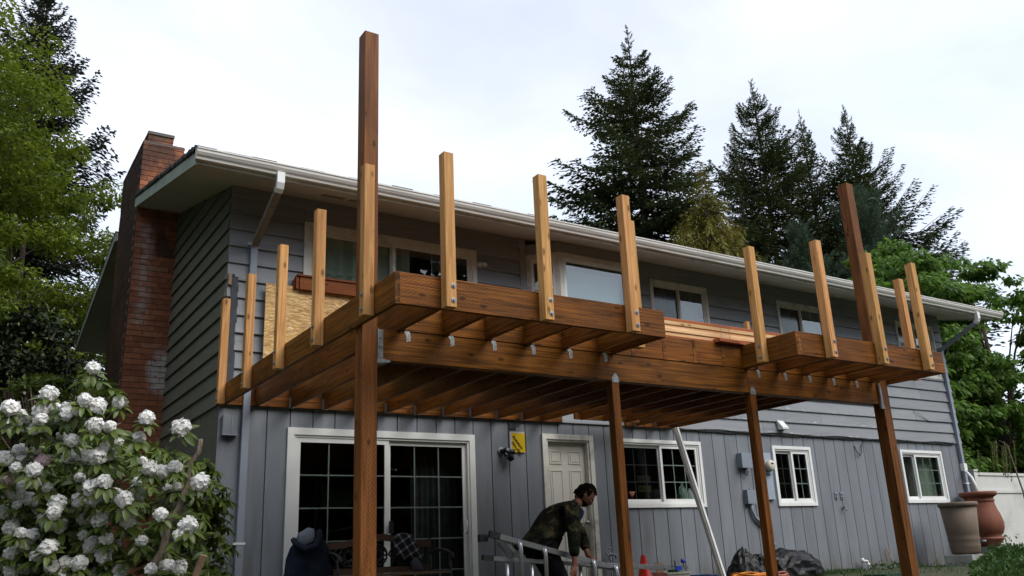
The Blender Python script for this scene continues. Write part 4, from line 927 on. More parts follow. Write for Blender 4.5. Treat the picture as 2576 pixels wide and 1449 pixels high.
# crate with stuff
f = tag(new_empty('storage_crate', (5.95, -1.05, -.02)), 'dirty white slatted crate right of the orange cone', 'crate')
mb = MB(); hh = .25
for (a, b, c_, e) in ((-.2, .2, -.15, -.14), (-.2, .2, .14, .15)): mb.box(a, b, c_, e, 0, hh)
for (a, b, c_, e) in ((-.2, -.19, -.14, .14), (.19, .2, -.14, .14)): mb.box(a, b, c_, e, 0, hh)
mb.box(-.19, .19, -.14, .14, 0, .01); mb.build('crate_body', 'crate', f); frame = MB(); frame.box(-.212, .212, -.165, -.151, hh - .02, hh + .004); frame.box(-.212, .212, .151, .165, hh - .02, hh + .004); frame.box(-.212, -.201, -.15, .15, hh - .02, hh + .004); frame.box(.201, .212, -.15, .15, hh - .02, hh + .004); frame.build('rim', 'crate', f)
rb2 = MB(); [rb2.box(-.19 + i * .038, -.182 + i * .038, -.156, -.151, .02, hh - .03) for i in range(11)]; rb2.build('ribs', 'crate', f)
tag(blob('green_glove', (5.97, -1.08, .25), (.07, .05, .05), 'green', amp=.3, subd=3), 'green glove lying in the dirty white crate', 'glove')
o = tag(MB().box(-.08, .08, -.004, .004, 0, .18).build('cardboard_piece', 'cardboard', None, loc=(5.83, -.97, .18)), 'upright piece of cardboard standing in the dirty white crate', 'cardboard'); o.rotation_euler = (-.1, .05, .2)
# buckets
def bucket(loc, r_, h, mat, label):
    f = tag(new_empty('bucket', loc), label, 'bucket'); MB().lathe([(r_ * .85, 0), (r_, h), (r_ * 1.06, h), (r_ * 1.06, h + .015), (r_ * .97, h + .015), (r_ * .83, .01)], n=24).build('bucket_body', mat, f, True); MB().lathe([(r_ * 1.08, h - .05), (r_ * 1.08, h - .04)], n=24, cap=False).build('hoop', mat, f, True)
bucket((6.32, -.95, -.02), .15, .16, 'redbk', 'dark red bucket between the dirty crate and the dark blue bucket'); bucket((6.72, -.9, -.02), .19, .17, 'navybk', 'dark blue bucket left of the leaning white pole')
# valve box lid
tag(MB().box(9.55, 10.35, -1.85, -1.45, -.05, .03).build('valve_box', 'dkgreen'), 'flat dark green valve box lid in the soil in front of the pvc elbow', 'lid')
# bin, block, urn
f = tag(new_empty('rain_bin', (13.62, -.78, .2)), 'tan ribbed resin bin with a rounded rim standing on a concrete block', 'bin')
MB().lathe([(.24, .02), (.25, .05), (.262, .12), (.268, .16), (.262, .18), (.27, .24), (.276, .29), (.268, .31), (.275, .36), (.32, .86)], n=40).build('bin_body', 'tan', f, True)
MB().lathe([(.318, .85), (.345, .86), (.35, .90), (.345, .935), (.32, .94), (.31, .90)], n=40, cap=True).build('rim', 'tan', f, True); MB().lathe([(.18, -.02), (.23, .02)], n=24).build('foot', 'tan', f, True)
MB().tube([(.20, -.22, .22), (.25, -.28, .22)], .02, 8).build('tap', 'greybox', f, True)
o = tag(MB().box(-.42, .42, -.26, .24, -.22, 0).build('concrete_block', 'concrete', None, loc=(13.58, -.80, .195)), 'pale concrete block under the tan bin', 'block'); o.rotation_euler = (0, 0, .15)
f = tag(new_empty('rain_urn', (15.02, -.42, .42)), 'terracotta coloured urn shaped rain barrel with a flared rim behind the tan bin', 'urn')
MB().lathe([(.20, -.12), (.31, 0.0), (.33, .02), (.33, .05), (.27, .07), (.33, .13), (.37, .24), (.375, .34), (.35, .46), (.30, .60), (.265, .74), (.265, .80), (.28, .84)], n=48).build('urn_body', 'terracotta', f, True)
MB().lathe([(.27, .82), (.31, .845), (.335, .86), (.35, .90), (.345, .935), (.31, .94), (.30, .90)], n=48).build('rim', 'terracotta', f, True)
MB().lathe([(.272, .735), (.285, .75), (.285, .775), (.272, .79)], n=48, cap=False).build('band', 'terracotta', f, True)
tag(MB().box(14.7, 15.35, -.75, -.1, -.05, .30).build('urn_plinth', 'concrete'), 'concrete plinth hidden in weeds under the terracotta urn', 'plinth')
# vinyl fence
f = tag(new_empty('vinyl_fence', (16.3, .35, 0)), 'white vinyl fence panel with a square corner post at the right edge', 'fence')
x0 = 0
for i in range(4):
    xx = i * 2.4; MB().box(xx, xx + .13, -.065, .065, -.1, 1.86).build('fence_post', 'fence', f); MB().box(xx - .015, xx + .145, -.08, .08, 1.8605, 1.90).build('post_cap', 'fence', f)
    if i < 3:
        MB().box(xx + .131, xx + 2.399, -.035, .035, 1.78, 1.84).build('top_rail', 'fence', f); MB().box(xx + .131, xx + 2.399, -.04, .04, 1.40, 1.47).build('mid_rail', 'fence', f); MB().box(xx + .131, xx + 2.399, -.04, .04, .02, .14).build('bottom_rail', 'fence', f)
        for k in range(8): px = xx + .131 + k * .2835; MB().box(px + .001, px + .2815, -.015, .015, .141, 1.399).build('fence_board', 'fence', f)
        MB().box(xx + .131, xx + 2.399, -.012, .012, 1.471, 1.779).build('top_panel', 'fence', f)
# bench
f = tag(new_empty('garden_bench', (1.62, -1.0, 0)), 'dark iron garden bench with an arched wooden top rail in front of the sliding door', 'bench')
def arch(x): t = x / .62; return .76 + .085 * math.cos(min(1, abs(t) * 1.15) * PI) * .5 + .04
pts = [(-.66 + i * .066, 0, 0) for i in range(21)]
mb = MB(); 
for a, b in zip(pts, pts[1:]):
    za, zb = arch(a[0]), arch(b[0]); mb.extrude([(a[0], za - .07), (b[0], zb - .07), (b[0], zb), (a[0], za)], 'y', -.018, .018)
fixn(mb.build('top_rail', 'benchwood', f)); MB().box(-.64, .64, -.018, .018, .42, .485).build('back_rail', 'benchwood', f)
mb = MB()
for cx in (-.35, .0, .30):
    for rad in (.11, .05): mb.tube([(cx + rad * math.cos(2 * PI * k / 20), -.0, .61 + rad * math.sin(2 * PI * k / 20)) for k in range(21)], .012, 6, False)
    for k in range(12): a = 2 * PI * k / 12; mb.tube([(cx + .05 * math.cos(a), 0, .61 + .05 * math.sin(a)), (cx + .105 * math.cos(a), 0, .61 + .105 * math.sin(a))], [.014, .008], 5)
for cx in (-.52, -.18, .16, .48): mb.tube([(cx, 0, .485), (cx + .04, 0, .55), (cx - .03, 0, .62), (cx + .03, 0, .70)], .013, 6)
mb.build('scroll_panel', 'dkmetal', f, True)
for k in range(6): MB().box(-.64, .64, -.12 - k * .08, -.055 - k * .08, .395, .417).build('seat_slat', 'benchwood', f)
for sx in (-.66, .66):
    mb = MB(); mb.tube([(sx, .03, 0), (sx, .0, .42), (sx, .02, .78)], .018, 8); mb.tube([(sx, -.50, 0), (sx, -.48, .40), (sx, -.48, .60)], .018, 8); mb.tube([(sx, 0, .62), (sx, -.2, .65), (sx, -.4, .63), (sx, -.52, .60), (sx, -.54, .56), (sx, -.51, .54)], .02, 8); mb.tube([(sx, 0, .41), (sx, -.49, .41)], .018, 8)
    mb.build('side_frame', 'dkmetal', f, True)
# navy jacket over bench
rings = []
prof = [(.40, .26, .10), (.55, .25, .11), (.68, .22, .12), (.80, .19, .12), (.88, .155, .11), (.94, .11, .09), (.97, .05, .05)]
for i, (z, rx, ry) in enumerate([(.10, .30, .13), (.25, .28, .12)] + prof):
    rings.append([(.77 - .03 * (z < .5) + rx * math.cos(2 * PI * k / 28) * (1 + .10 * math.sin(k * 2.2 + z * 3)), -1.14 + ry * math.sin(2 * PI * k / 28), z - .09) for k in range(28)])
f = tag(new_empty('navy_jacket', (0, 0, 0)), 'navy jacket with a pale grey lined hood draped over the left end of the bench', 'jacket')
lofted('jacket_body', rings, 'navy', f, amp=.045, freq=7)
rings = [[(.70 + rx * math.cos(2 * PI * k / 20), -1.21 + ry * math.sin(2 * PI * k / 20), z - .07 + .02 * math.cos(2 * PI * k / 20)) for k in range(20)] for z, rx, ry in ((.80, .07, .05), (.84, .085, .085), (.90, .10, .09), (.95, .085, .07), (.975, .03, .03))]
lofted('hood_lining', rings, 'lining', f, amp=.018, freq=9)
mb = MB(); mb.tube([(.58, -1.18, .80), (.58, -1.27, .75), (.66, -1.32, .70), (.78, -1.30, .73), (.84, -1.24, .83), (.86, -1.18, .88)], [.03, .035, .035, .035, .035, .03], 10); mb.build('hood_rim', 'navy', f, True)
# plaid shirt
SHX = -.13
f = tag(new_empty('plaid_shirt', (0, 0, 0)), 'black and white plaid shirt hanging over the right end of the bench', 'shirt')
rings = [[(cx + SHX + rx * math.cos(2 * PI * k / 24), -1.04 + ry * math.sin(2 * PI * k / 24), z) for k in range(24)] for cx, z, rx, ry in ((2.16, .55, .13, .07), (2.12, .60, .15, .09), (2.09, .68, .15, .09), (2.07, .76, .13, .08), (2.05, .82, .10, .06), (2.05, .84, .04, .02))]
lofted('shirt_body', rings, 'plaid', f, amp=.035, freq=9)
rings = [[(cx + SHX + rx * math.cos(2 * PI * k / 16), -1.06 + ry * math.sin(2 * PI * k / 16), z) for k in range(16)] for cx, z, rx, ry in ((2.24, .40, .07, .05), (2.20, .48, .07, .05), (2.16, .57, .06, .05))]
lofted('grey_sleeve', rings, 'greycloth', f, amp=.02, freq=10)

# ladder lying on its side -----------------------------------------
lad = tag(new_empty('ladder', (0, 0, 0)), 'folded aluminium ladder with black feet lying on its side in front of the crouching man', 'ladder')
def railm(nm, a, b, w_=.030, h=.075, m='alu'): return member(nm, a, b, w_, h, m, lad, ch=.003)
A0, A1 = Vector((1.86, -3.2, .725)), Vector((3.36, -3.2, .375)); B0, B1 = Vector((1.83, -3.12, .532)), Vector((3.36, -3.12, .375)) 
B1 = Vector((3.30, -3.12, .40))
railm('top_rail', A0, Vector((3.10, -3.2, .415)), .03, .05); railm('top_rail', Vector((3.10, -3.2, .415)), Vector((3.95, -3.2, .36)), .03, .05)
railm('rear_rail', B0, B1, .028, .04)
dz = Vector((0, 0, -.42))
railm('lower_rail', A0 + dz, A1 + dz, .03, .05); railm('lower_rail', B0 + dz * .9, B1 + dz * .9, .028, .04)
def topz(x, Ax, Bx): t = (x - Ax.x) / (Bx.x - Ax.x); return Ax.z + (Bx.z - Ax.z) * t
for x in (2.07, 2.35, 2.93, 3.21):
    z = topz(x, A0, A1); r_ = MB(); r_.tube([(x, -3.235, z - .005), (x, -3.235, z - .03), (x, -3.24, z - .08), (x, -3.24, z - .42)], [.012, .020, .021, .021], 10); r_.box(x - .022, x + .022, -3.2365, -3.2155, z - .06, z + .0); r_.build('rung', 'alu', lad, True)
    for q in (-.013, .013): MB().tube([(x + q, -3.217, z + .012), (x + q, -3.223, z + .012)], .005, 6).build('rivet', 'metal', lad, True)
for x in (2.0, 2.28, 2.62, 2.86):
    z = topz(x, B0, B1) - .02; MB().tube([(x, -3.10, z), (x, -3.10, z - .38)], .02, 10).build('rung', 'alu', lad, True)
for p, s in ((A0, .05), (B0, .04)):
    MB().box(-.11, .0, -.022, .022, -s * .6, s * .6).build('rubber_foot', 'blackpl', lad, loc=tuple(p + Vector((0, 0, 0.004)))).rotation_euler = (0, .2 if s > .045 else .08, 0)
MB().box(-.10, -.02, -.03, .03, -.03, .035).build('rubber_foot', 'blackpl', lad, loc=(1.80, -3.1, .715))
member('brace', (1.93, -3.19, .69), (2.10, -3.19, .52), .004, .035, 'alu', lad); member('brace', (1.88, -3.14, .66), (2.02, -3.12, .50), .004, .04, 'alu', lad); member('brace', (3.3, -3.18, .36), (2.75, -3.13, .44), .01, .02, 'alu', lad)
# bar clamp
f = tag(new_empty('bar_clamp', (3.97, -3.22, .35)), 'aluminium bar clamp with blue handles on the ladder end beside the second post', 'clamp')
MB().box(-.10, .22, -.008, .008, -.014, .014).build('bar', 'alu', f); MB().box(.05, .12, -.02, .02, -.026, .02).build('slide', 'blue', f); MB().box(.05, .095, -.012, .012, .021, .075).build('jaw', 'metal', f); MB().tube([(.17, 0, .05), (.17, 0, .085)], .026, 12).build('knob', 'blue', f, True); MB().tube([(.17, 0, .01), (.17, 0, .055)], .008, 8).build('spindle', 'metal', f, True)

# ================================================================ PERSON
per = tag(new_empty('person', (2.6, -3.0, gz(2.6, -3))), 'bearded man in a camouflage jacket bending down over the ladder', 'person')
PL = Vector((2.6, -3.0, gz(2.6, -3)))
def skin(name, nodes, edges, mat, root=0, sub=2, parent=None):
    me = bpy.data.meshes.new(name); me.from_pydata([tuple(Vector(n[:3]) - PL) for n in nodes], edges, []); me.materials.append(MT[mat])
    o = bpy.data.objects.new(name, me); COL.objects.link(o); o.parent = parent
    m = o.modifiers.new('skin', 'SKIN'); m.use_smooth_shade = True; sv = me.skin_vertices[0].data
    for i, n in enumerate(nodes): r_ = n[3]; sv[i].radius = (r_, n[4] if len(n) > 4 else r_); sv[i].use_root = (i == root)
    s = o.modifiers.new('sub', 'SUBSURF'); s.levels = sub; s.render_levels = sub; return o
g0 = gz(2.6, -3)
J = dict(pel=(2.47, -3.0, .70), sp1=(2.56, -3.0, .80), sp2=(2.68, -3.0, .90), ch_=(2.81, -3.0, .955), nk=(2.925, -3.0, 1.02), hb=(2.99, -3.0, 1.07),
         sN=(2.74, -3.19, .955), eN=(2.655, -3.30, .70), wN=(2.63, -3.32, .455), hN=(2.61, -3.325, .375),
         sF=(2.92, -2.82, .96), eF=(3.16, -2.76, .73), wF=(3.14, -2.87, .52), hF=(3.13, -2.99, .455),
         hipN=(2.46, -3.10, .66), kN=(2.63, -3.12, .28), aN=(2.52, -3.12, g0 + .08), hipF=(2.48, -2.90, .66), kF=(2.70, -2.85, .28), aF=(2.60, -2.84, g0 + .08))
V = lambda k: J[k]
def fingers(nodes, edges, base_i, hand, dirv, side, scale=1.0):
    dirv = Vector(dirv).normalized(); side = Vector(side).normalized(); hand = Vector(hand)
    for k, ln in enumerate((.072, .08, .076, .06)):
        r0_ = hand + side * (-.03 + k * .02) + dirv * .03; nd = dirv.cross(side)
        a = r0_ + dirv * ln * .5; b = a + (dirv * .7 + nd * .5).normalized() * ln * .5
        i0 = len(nodes); nodes += [(*r0_, .010), (*a, .009), (*b, .0075)]; edges += [(base_i, i0), (i0, i0 + 1), (i0 + 1, i0 + 2)]
    t0 = hand - side * .035 - dirv * .01; t1 = t0 - side * .02 + dirv * .035; i0 = len(nodes); nodes += [(*t0, .012), (*t1, .009)]; edges += [(base_i, i0), (i0, i0 + 1)]
nodes = [(*V('pel'), .08), (*V('sp1'), .075), (*V('sp2'), .08), (*V('ch_'), .085), (*V('nk'), .06), (*V('hb'), .058),
         (*V('sN'), .045), (*V('eN'), .038), (*V('wN'), .028), (*V('hN'), .034, .02), (*V('sF'), .045), (*V('eF'), .038), (*V('wF'), .028), (*V('hF'), .034, .02),
         (*V('hipN'), .06), (*V('kN'), .05), (*V('aN'), .04), (*V('hipF'), .06), (*V('kF'), .05), (*V('aF'), .04)]
edges = [(0, 1), (1, 2), (2, 3), (3, 4), (4, 5), (3, 6), (6, 7), (7, 8), (8, 9), (3, 10), (10, 11), (11, 12), (12, 13), (0, 14), (14, 15), (15, 16), (0, 17), (17, 18), (18, 19)]
fingers(nodes, edges, 9, V('hN'), (-.15, -.05, -1), (.9, .3, 0)); fingers(nodes, edges, 13, V('hF'), (.35, -.8, -.35), (.9, .4, 0))
body = skin('body', nodes, edges, 'skin', parent=per)
jk = [(*V('pel'), .175), (2.63, -3.0, .855, .17), (*V('ch_'), .165), (2.91, -3.0, 1.01, .08), (*V('sN'), .085), (*V('eN'), .072), (2.635, -3.315, .50, .052),
      (*V('sF'), .082), (*V('eF'), .070), (3.143, -2.85, .56, .050), (2.40, -3.0, .58, .155)]
je = [(0, 10), (0, 1), (1, 2), (2, 3), (2, 4), (4, 5), (5, 6), (2, 7), (7, 8), (8, 9)]
jacket = skin('jacket', jk, je, 'camo', parent=per)
tr = [(2.46, -3.0, .67, .135), (2.47, -3.09, .60, .10), (2.63, -3.12, .28, .078), (2.53, -3.12, g0 + .10, .06), (2.48, -2.91, .60, .10), (2.70, -2.85, .28, .078), (2.61, -2.84, g0 + .10, .06)]
skin('trousers', tr, [(0, 1), (1, 2), (2, 3), (0, 4), (4, 5), (5, 6)], 'denim', parent=per)
skin('shirt', [(2.80, -3.02, .86, .10), (2.95, -3.0, .93, .075), (2.97, -3.0, 1.0, .062)], [(0, 1), (1, 2)], 'shirt', parent=per)
for k in ('aN', 'aF'):
    a = Vector(V(k)); skin('boot', [(a.x - .03, a.y, a.z - .01, .055), (a.x + .07, a.y, a.z - .035, .048, .04), (a.x + .17, a.y, a.z - .045, .042, .03)], [(0, 1), (1, 2)], 'blackpl', parent=per)
# head: local frame, face looks +X' (down right), crown up Z'
hc = Vector((3.055, -3.0, 1.12)); hd = new_empty('head_pivot', (0, 0, 0), per); bpy.data.objects.remove(hd)
Rh = Matrix.Rotation(math.radians(-28), 4, 'Z') @ Matrix.Rotation(math.radians(50), 4, 'Y')
def headpart(name, fn, mat, n=3):
    bm = bmesh.new(); bmesh.ops.create_uvsphere(bm, u_segments=32, v_segments=20, radius=1); dele = []
    for v in bm.verts:
        p = fn(v.co.copy())
        if p is None: dele.append(v)
        else: v.co = p
    if dele: bmesh.ops.delete(bm, geom=dele, context='VERTS')
    me = bpy.data.meshes.new(name); bm.to_mesh(me); bm.free(); me.materials.append(MT[mat]); me.polygons.foreach_set('use_smooth', [True] * len(me.polygons))
    o = bpy.data.objects.new(name, me); COL.objects.link(o); o.parent = per; o.matrix_local = Matrix.Translation(hc - PL) @ Rh; return o
def g(a, s): return math.exp(-(a / s) ** 2)
def headfn(p):
    x, y, z = p; q = Vector((x * .098, y * .076, z * .120))
    if x > 0:
        q.x += .022 * g(y, .18) * g(z + .18, .20) + .010 * g(y, .35) * g(z - .12, .10) + .010 * g(y, .3) * g(z + .52, .10) - .010 * g(abs(y) - .38, .16) * g(z + .02, .12) + .010 * g(y, .3) * g(z + .8, .2)
    if z < -.3: q.y *= 1 - .25 * (-.3 - z); 
    for s in (-1, 1):
        if y * s > .7: q.y += s * .014 * g(x + .05, .18) * g(z + .1, .28)
    return q
headpart('head', headfn, 'skin')
def hairfn(p):
    x, y, z = p
    if x > .45 and z < .52: return None
    if x > .05 and z < -.15: return None
    if z < -.6: return None
    n = .97 + .16 * mnoise.noise(Vector((x * 4, y * 4, z * 4))) + .09 * mnoise.noise(Vector((x * 12, y * 12, z * 12)))
    return Vector((x * .109 * n - .004, y * .086 * n, z * .134 * n + .003))
headpart('hair', hairfn, 'hair')
def beardfn(p):
    x, y, z = p
    if x < .1 or z > -.34: return None
    if abs(y) < .16 and z > -.42 : return None
    return Vector((x * .112 + .002, y * .080, z * .132))
headpart('beard', beardfn, 'hair')
for s in (-1, 1):
    mb = MB().lathe([(.001, -.006), (.006, -.004), (.008, 0), (.006, .004), (.001, .006)], (.083, s * .03, .0), 10); o = mb.build('eye', 'white', per, True); o.matrix_local = Matrix.Translation(hc - PL) @ Rh
    mb = MB(); mb.tube([(.094, s * .012, .022), (.096, s * .03, .026), (.088, s * .048, .02)], .005, 6); o = mb.build('eyebrow', 'hair', per, True); o.matrix_local = Matrix.Translation(hc - PL) @ Rh
mb = MB(); mb.tube([(.104, -.022, -.062), (.110, 0, -.060), (.104, .022, -.062)], .005, 6); o = mb.build('mouth', 'redbk', per, True); o.matrix_local = Matrix.Translation(hc - PL) @ Rh

# ================================================================ VEGETATION
def fastquads(name, q, mat, parent=None):
    q = np.asarray(q, dtype=np.float32).reshape(-1, 4, 3); n = len(q); me = bpy.data.meshes.new(name)
    me.vertices.add(n * 4); me.vertices.foreach_set('co', q.ravel()); me.loops.add(n * 4); me.loops.foreach_set('vertex_index', np.arange(n * 4, dtype=np.int32))
    me.polygons.add(n); me.polygons.foreach_set('loop_start', np.arange(0, n * 4, 4, dtype=np.int32)); me.update(calc_edges=True)
    me.materials.append(MT[mat]); o = bpy.data.objects.new(name, me); COL.objects.link(o); o.parent = parent; return o
def unit(v): return v / (np.linalg.norm(v, axis=-1, keepdims=True) + 1e-9)
def blades(base, dirs, ln, wd, rng, up=None):
    """diamond leaf: base, side, tip, side, with a slight keel"""
    n = len(base); dirs = unit(dirs); rnd = rng.normal(size=(n, 3)) if up is None else up + rng.normal(size=(n, 3)) * .45
    side = unit(np.cross(dirs, rnd)); ln = np.broadcast_to(np.asarray(ln, dtype=float).reshape(-1, 1), (n, 1)); wd = np.broadcast_to(np.asarray(wd, dtype=float).reshape(-1, 1), (n, 1))
    mid = base + dirs * ln * .5; tip = base + dirs * ln - np.array([0, 0, 1.]) * ln * .08
    return np.stack([base, mid + side * wd, tip, mid - side * wd], axis=1)
def bough(seed, ntw, nbl, bl, droop=-.16, up=.10, hang=.15, tw=.36, wd=.26):
    rng = np.random.default_rng(seed); B = []; D = []; Ls = []
    for t in np.linspace(.10, .99, ntw):
        p = np.array([t, .03 * math.sin(t * 5 + seed), droop * math.sin(PI * t * .85) + up * t * t])
        for s in (-1, 1):
            Lt = (tw * (1 - t) ** .75 + .06) * rng.uniform(.6, 1.15); an = math.radians(rng.uniform(38, 68)) * (1 - .4 * t)
            dv = np.array([math.cos(an), s * math.sin(an), -hang * rng.uniform(.2, 1.6)]); k = max(2, int(nbl * Lt / (tw + .06) + 1))
            for j in range(k):
                u = (j + rng.uniform(.1, .9)) / k; q = p + dv * Lt * u + np.array([0, 0, -hang * .5 * Lt * u * u])
                sd_ = rng.choice([-1, 1]); e = dv + np.array([-dv[1], dv[0], 0]) * sd_ * rng.uniform(.2, .9) + rng.normal(size=3) * .18; B.append(q); D.append(e); Ls.append(bl * rng.uniform(.7, 1.3))
        B.append(p); D.append(np.array([1, rng.normal() * .4, rng.normal() * .2])); Ls.append(bl)
    return blades(np.array(B), np.array(D), np.array(Ls), np.array(Ls) * wd, rng, np.array([0, 0, 1.]))
def tube_np(): pass
def conifer(name, label, base, top, zlow, prof, mat='fir', seed=0, nb=150, droop=-.16, up=.10, hang=.15, el=(-8, 42), group=None, lean=(0, 0), trunk_r=.28, gaps=.10, dens=1.0, wd=.22, category='tree', fine=1.0, trunkmat='bark'):
    rng = np.random.default_rng(seed); base = np.array(base, dtype=float); h = top - base[2]
    T_ = [bough(seed * 10 + 1, int(36 * dens), 14, .052 * fine, droop, up, hang, wd=wd), bough(seed * 10 + 2, int(28 * dens), 11, .066 * fine, droop, up, hang, wd=wd), bough(seed * 10 + 3, int(20 * dens), 8, .10 * fine, droop, up, hang, wd=wd), bough(seed * 10 + 4, int(12 * dens), 5, .19 * fine, droop, up, hang * .5, wd=wd * .9)]
    tr_ = new_empty(name, tuple(base)); tag(tr_, label, category, group)
    mb = MB(); tp = []
    for i in range(9):
        t = i / 8; tp.append((lean[0] * t * t + .12 * math.sin(t * 5 + seed) * t, lean[1] * t * t + .1 * math.cos(t * 4 + seed) * t, h * t))
    rad = [max(.012, trunk_r * (1 - i / 8) ** .9) for i in range(9)]; mb.tube(tp, rad, 8)
    def trunk_at(z): t = min(1, max(0, z / h)); i = min(7, int(t * 8)); f_ = t * 8 - i; return np.array(tp[i]) * (1 - f_) + np.array(tp[i + 1]) * f_
    Q = []; az = rng.uniform(0, 6); nb = int(nb * 1.4)
    for i in range(nb):
        u = (i + .5) / nb; zz = zlow + (h - zlow) * (1 - (1 - u) ** .88) * .995; dt = h - zz
        az += 2.399 + rng.normal() * .35
        if rng.uniform() < gaps: continue
        Lb = prof(dt) * rng.uniform(.6, 1.2) * (1 + .12 * math.sin(zz * 2.3 + seed)); fr = zz / h
        e = math.radians(el[0] + (el[1] - el[0]) * max(0, fr) ** 3 + rng.normal() * 6)
        t_ = T_[0] if Lb > 2.9 else (T_[1] if Lb > 1.8 else (T_[2] if Lb > .9 else T_[3]))
        ca, sa, ce, se = math.cos(az), math.sin(az), math.cos(e), math.sin(e)
        Ry = np.array([[ce, 0, -se], [0, 1, 0], [se, 0, ce]]); Rz = np.array([[ca, -sa, 0], [sa, ca, 0], [0, 0, 1]]); M3 = Rz @ Ry; p0 = trunk_at(zz)
        Q.append(((t_ * Lb) @ M3.T) + p0)
        if Lb > .5:
            pts = [tuple(M3 @ (np.array([t, .03 * math.sin(t * 5 + seed), droop * math.sin(PI * t * .85) + up * t * t]) * Lb) + p0) for t in (0, .3, .6, .9)]; mb.tube(pts, [.012 + .014 * Lb, .010 + .009 * Lb, .007 + .004 * Lb, .006], 4, False)
    fastquads('crown', np.concatenate(Q), mat, tr_); mb.build('trunk', trunkmat, tr_, True); return tr_
def interp(tab): 
    xs, ys = zip(*tab); return lambda d: float(np.interp(d, xs, ys))
GF = 'tall firs behind the house'
conifer('fir_tree', 'tallest dark fir behind the house, with ragged side boughs and a thin leaning tip', (20.3, 14.2, 0), 22.6, 6, interp([(0, .15), (1.6, .55), (2.6, 1.2), (3.4, 2.1), (5.2, 2.7), (8, 3.7), (10, 4.2), (16, 4.8)]), seed=11, nb=180, gaps=.14, trunk_r=.33, group=GF, dens=1.0, el=(-10, 38))
conifer('fir_tree', 'broad dark fir with a double tip, between the tallest fir and the narrow fir', (28.2, 14.2, 0), 22.2, 7, interp([(0, .12), (1.5, .5), (3, 1.4), (5, 2.1), (8, 2.9), (15, 3.8)]), seed=12, nb=190, gaps=.05, group=GF, up=.2, el=(-5, 50), wd=.21)
conifer('fir_tree', 'narrow sparse dark fir with a spindly tip, third from the left', (31.9, 14.4, 0), 21.7, 7, interp([(0, .1), (2, .5), (4.5, 1.3), (8, 2.2), (15, 3.2)]), seed=13, nb=160, gaps=.12, group=GF, up=.25, el=(-5, 50), wd=.21)
conifer('fir_tree', 'dark fir at the right end of the row with a long spreading right flank', (32.1, 12.0, 0), 20.9, 6, interp([(0, .1), (1.8, .55), (4, 1.6), (6, 2.5), (8, 3.3), (10, 4.1), (15, 4.5)]), seed=14, nb=200, gaps=.05, group=GF, up=.28, el=(-8, 48), wd=.21)
conifer('fir_tree', 'side leader of the broad dark fir, the small tip to its left', (26.2, 14.0, 0), 19.4, 8, interp([(0, .1), (1.5, .45), (4.5, 1.3), (8, 2.2), (13, 2.6)]), seed=15, nb=110, gaps=.08, group=GF, up=.2, el=(-5, 50), wd=.21)
conifer('fir_tree', 'dark fir filling the low gap behind the tallest fir', (24.6, 19.0, 0), 17.5, 5, interp([(0, .2), (2, 1.0), (6, 2.9), (12, 3.6)]), seed=16, nb=130, gaps=.05, group=GF)
conifer('golden_cypress', 'drooping yellow green cypress in front of the dark firs', (18.35, 9.0, 0), 13.5, 6.5, interp([(0, .10), (1.0, .35), (2.2, 1.0), (3.6, 1.5), (7, 1.9)]), 'gold', seed=21, nb=150, droop=.10, up=-.6, hang=2.2, el=(-5, 20), wd=.14, fine=1.3, gaps=.05, trunk_r=.12)
conifer('pine_tree', 'soft grey green pine behind the tall dark end post', (26.5, 8.5, 0), 13.6, 5, interp([(0, .3), (1.5, 1.3), (4, 2.0), (8, 2.4)]), 'pine', seed=31, nb=110, droop=0, up=.3, hang=-.5, el=(5, 50), wd=.10, fine=1.5, gaps=.03, trunk_r=.15)
conifer('pine_tree', 'smaller grey green pine just above the gutter between two railing posts', (23.1, 8.9, 0), 11.7, 5, interp([(0, .3), (1.2, 1.0), (3, 1.5), (6, 1.8)]), 'pine', seed=32, nb=90, droop=0, up=.3, hang=-.5, el=(5, 50), wd=.10, fine=1.6, gaps=.03, trunk_r=.12)
conifer('spruce_tree', 'dark brownish conifer with upturned bough tips left of the chimney', (-1.75, 19.4, 0), 20.6, 1.5, interp([(0, .2), (1.2, .6), (3, 1.35), (5.5, 2.2), (8, 2.8), (16, 3.6)]), 'firbrown', seed=41, nb=240, droop=-.20, up=.34, hang=.25, el=(-12, 40), gaps=.06, trunk_r=.3)
for i, (x, y, t, s) in enumerate(((-7.5, 24, 19, 51), (-2.5, 27, 13.5, 52), (-12, 20, 17, 53), (2.0, 30, 12, 54))):
    conifer('spruce_tree', ['dark conifer far behind the green trees at the left edge', 'dark conifer seen low through the gap left of the chimney', 'dark conifer outside the left edge of the picture', 'dark low conifer hidden behind the chimney'][i], (x, y, 0), t, .5, interp([(0, .3), (4, 2.0), (16, 4.2)]), 'firbrown', seed=s, nb=90, gaps=.02)
# trees across the yard, behind the viewpoint (seen in the window reflections)
yard = conifer('fir_tree', 'fir across the yard, mirrored in the windows', (2, -34, -1), 11, .5, interp([(0, .3), (4, 2.6), (12, 4.4)]), seed=61, nb=70, gaps=.02, group='trees across the yard')
for i, (x, y, s) in enumerate(((-8, -30, .8), (9, -38, 1.0), (15, -31, .75), (22, -36, 1.1), (30, -33, .9), (38, -36, 1.1), (46, -30, 1.0), (55, -34, 1.2), (-16, -26, .9), (64, -26, 1.1), (-24, -16, 1.0))):
    c = dup(yard); c.location = (x, y, -1); c.scale = (s, s, s); c.rotation_euler = (0, 0, i * 1.3)
    c['label'] = 'fir across the yard, mirrored in the windows, ' + ['left of the middle', 'behind the viewpoint', 'near the middle', 'tall one right of the middle', 'short one right of the middle', 'third from the right end', 'second from the right', 'widest at the right', 'near the left end', 'farthest right', 'farthest left'][i]
    for ch_ in list(yard.children): dup(ch_, parent=c)

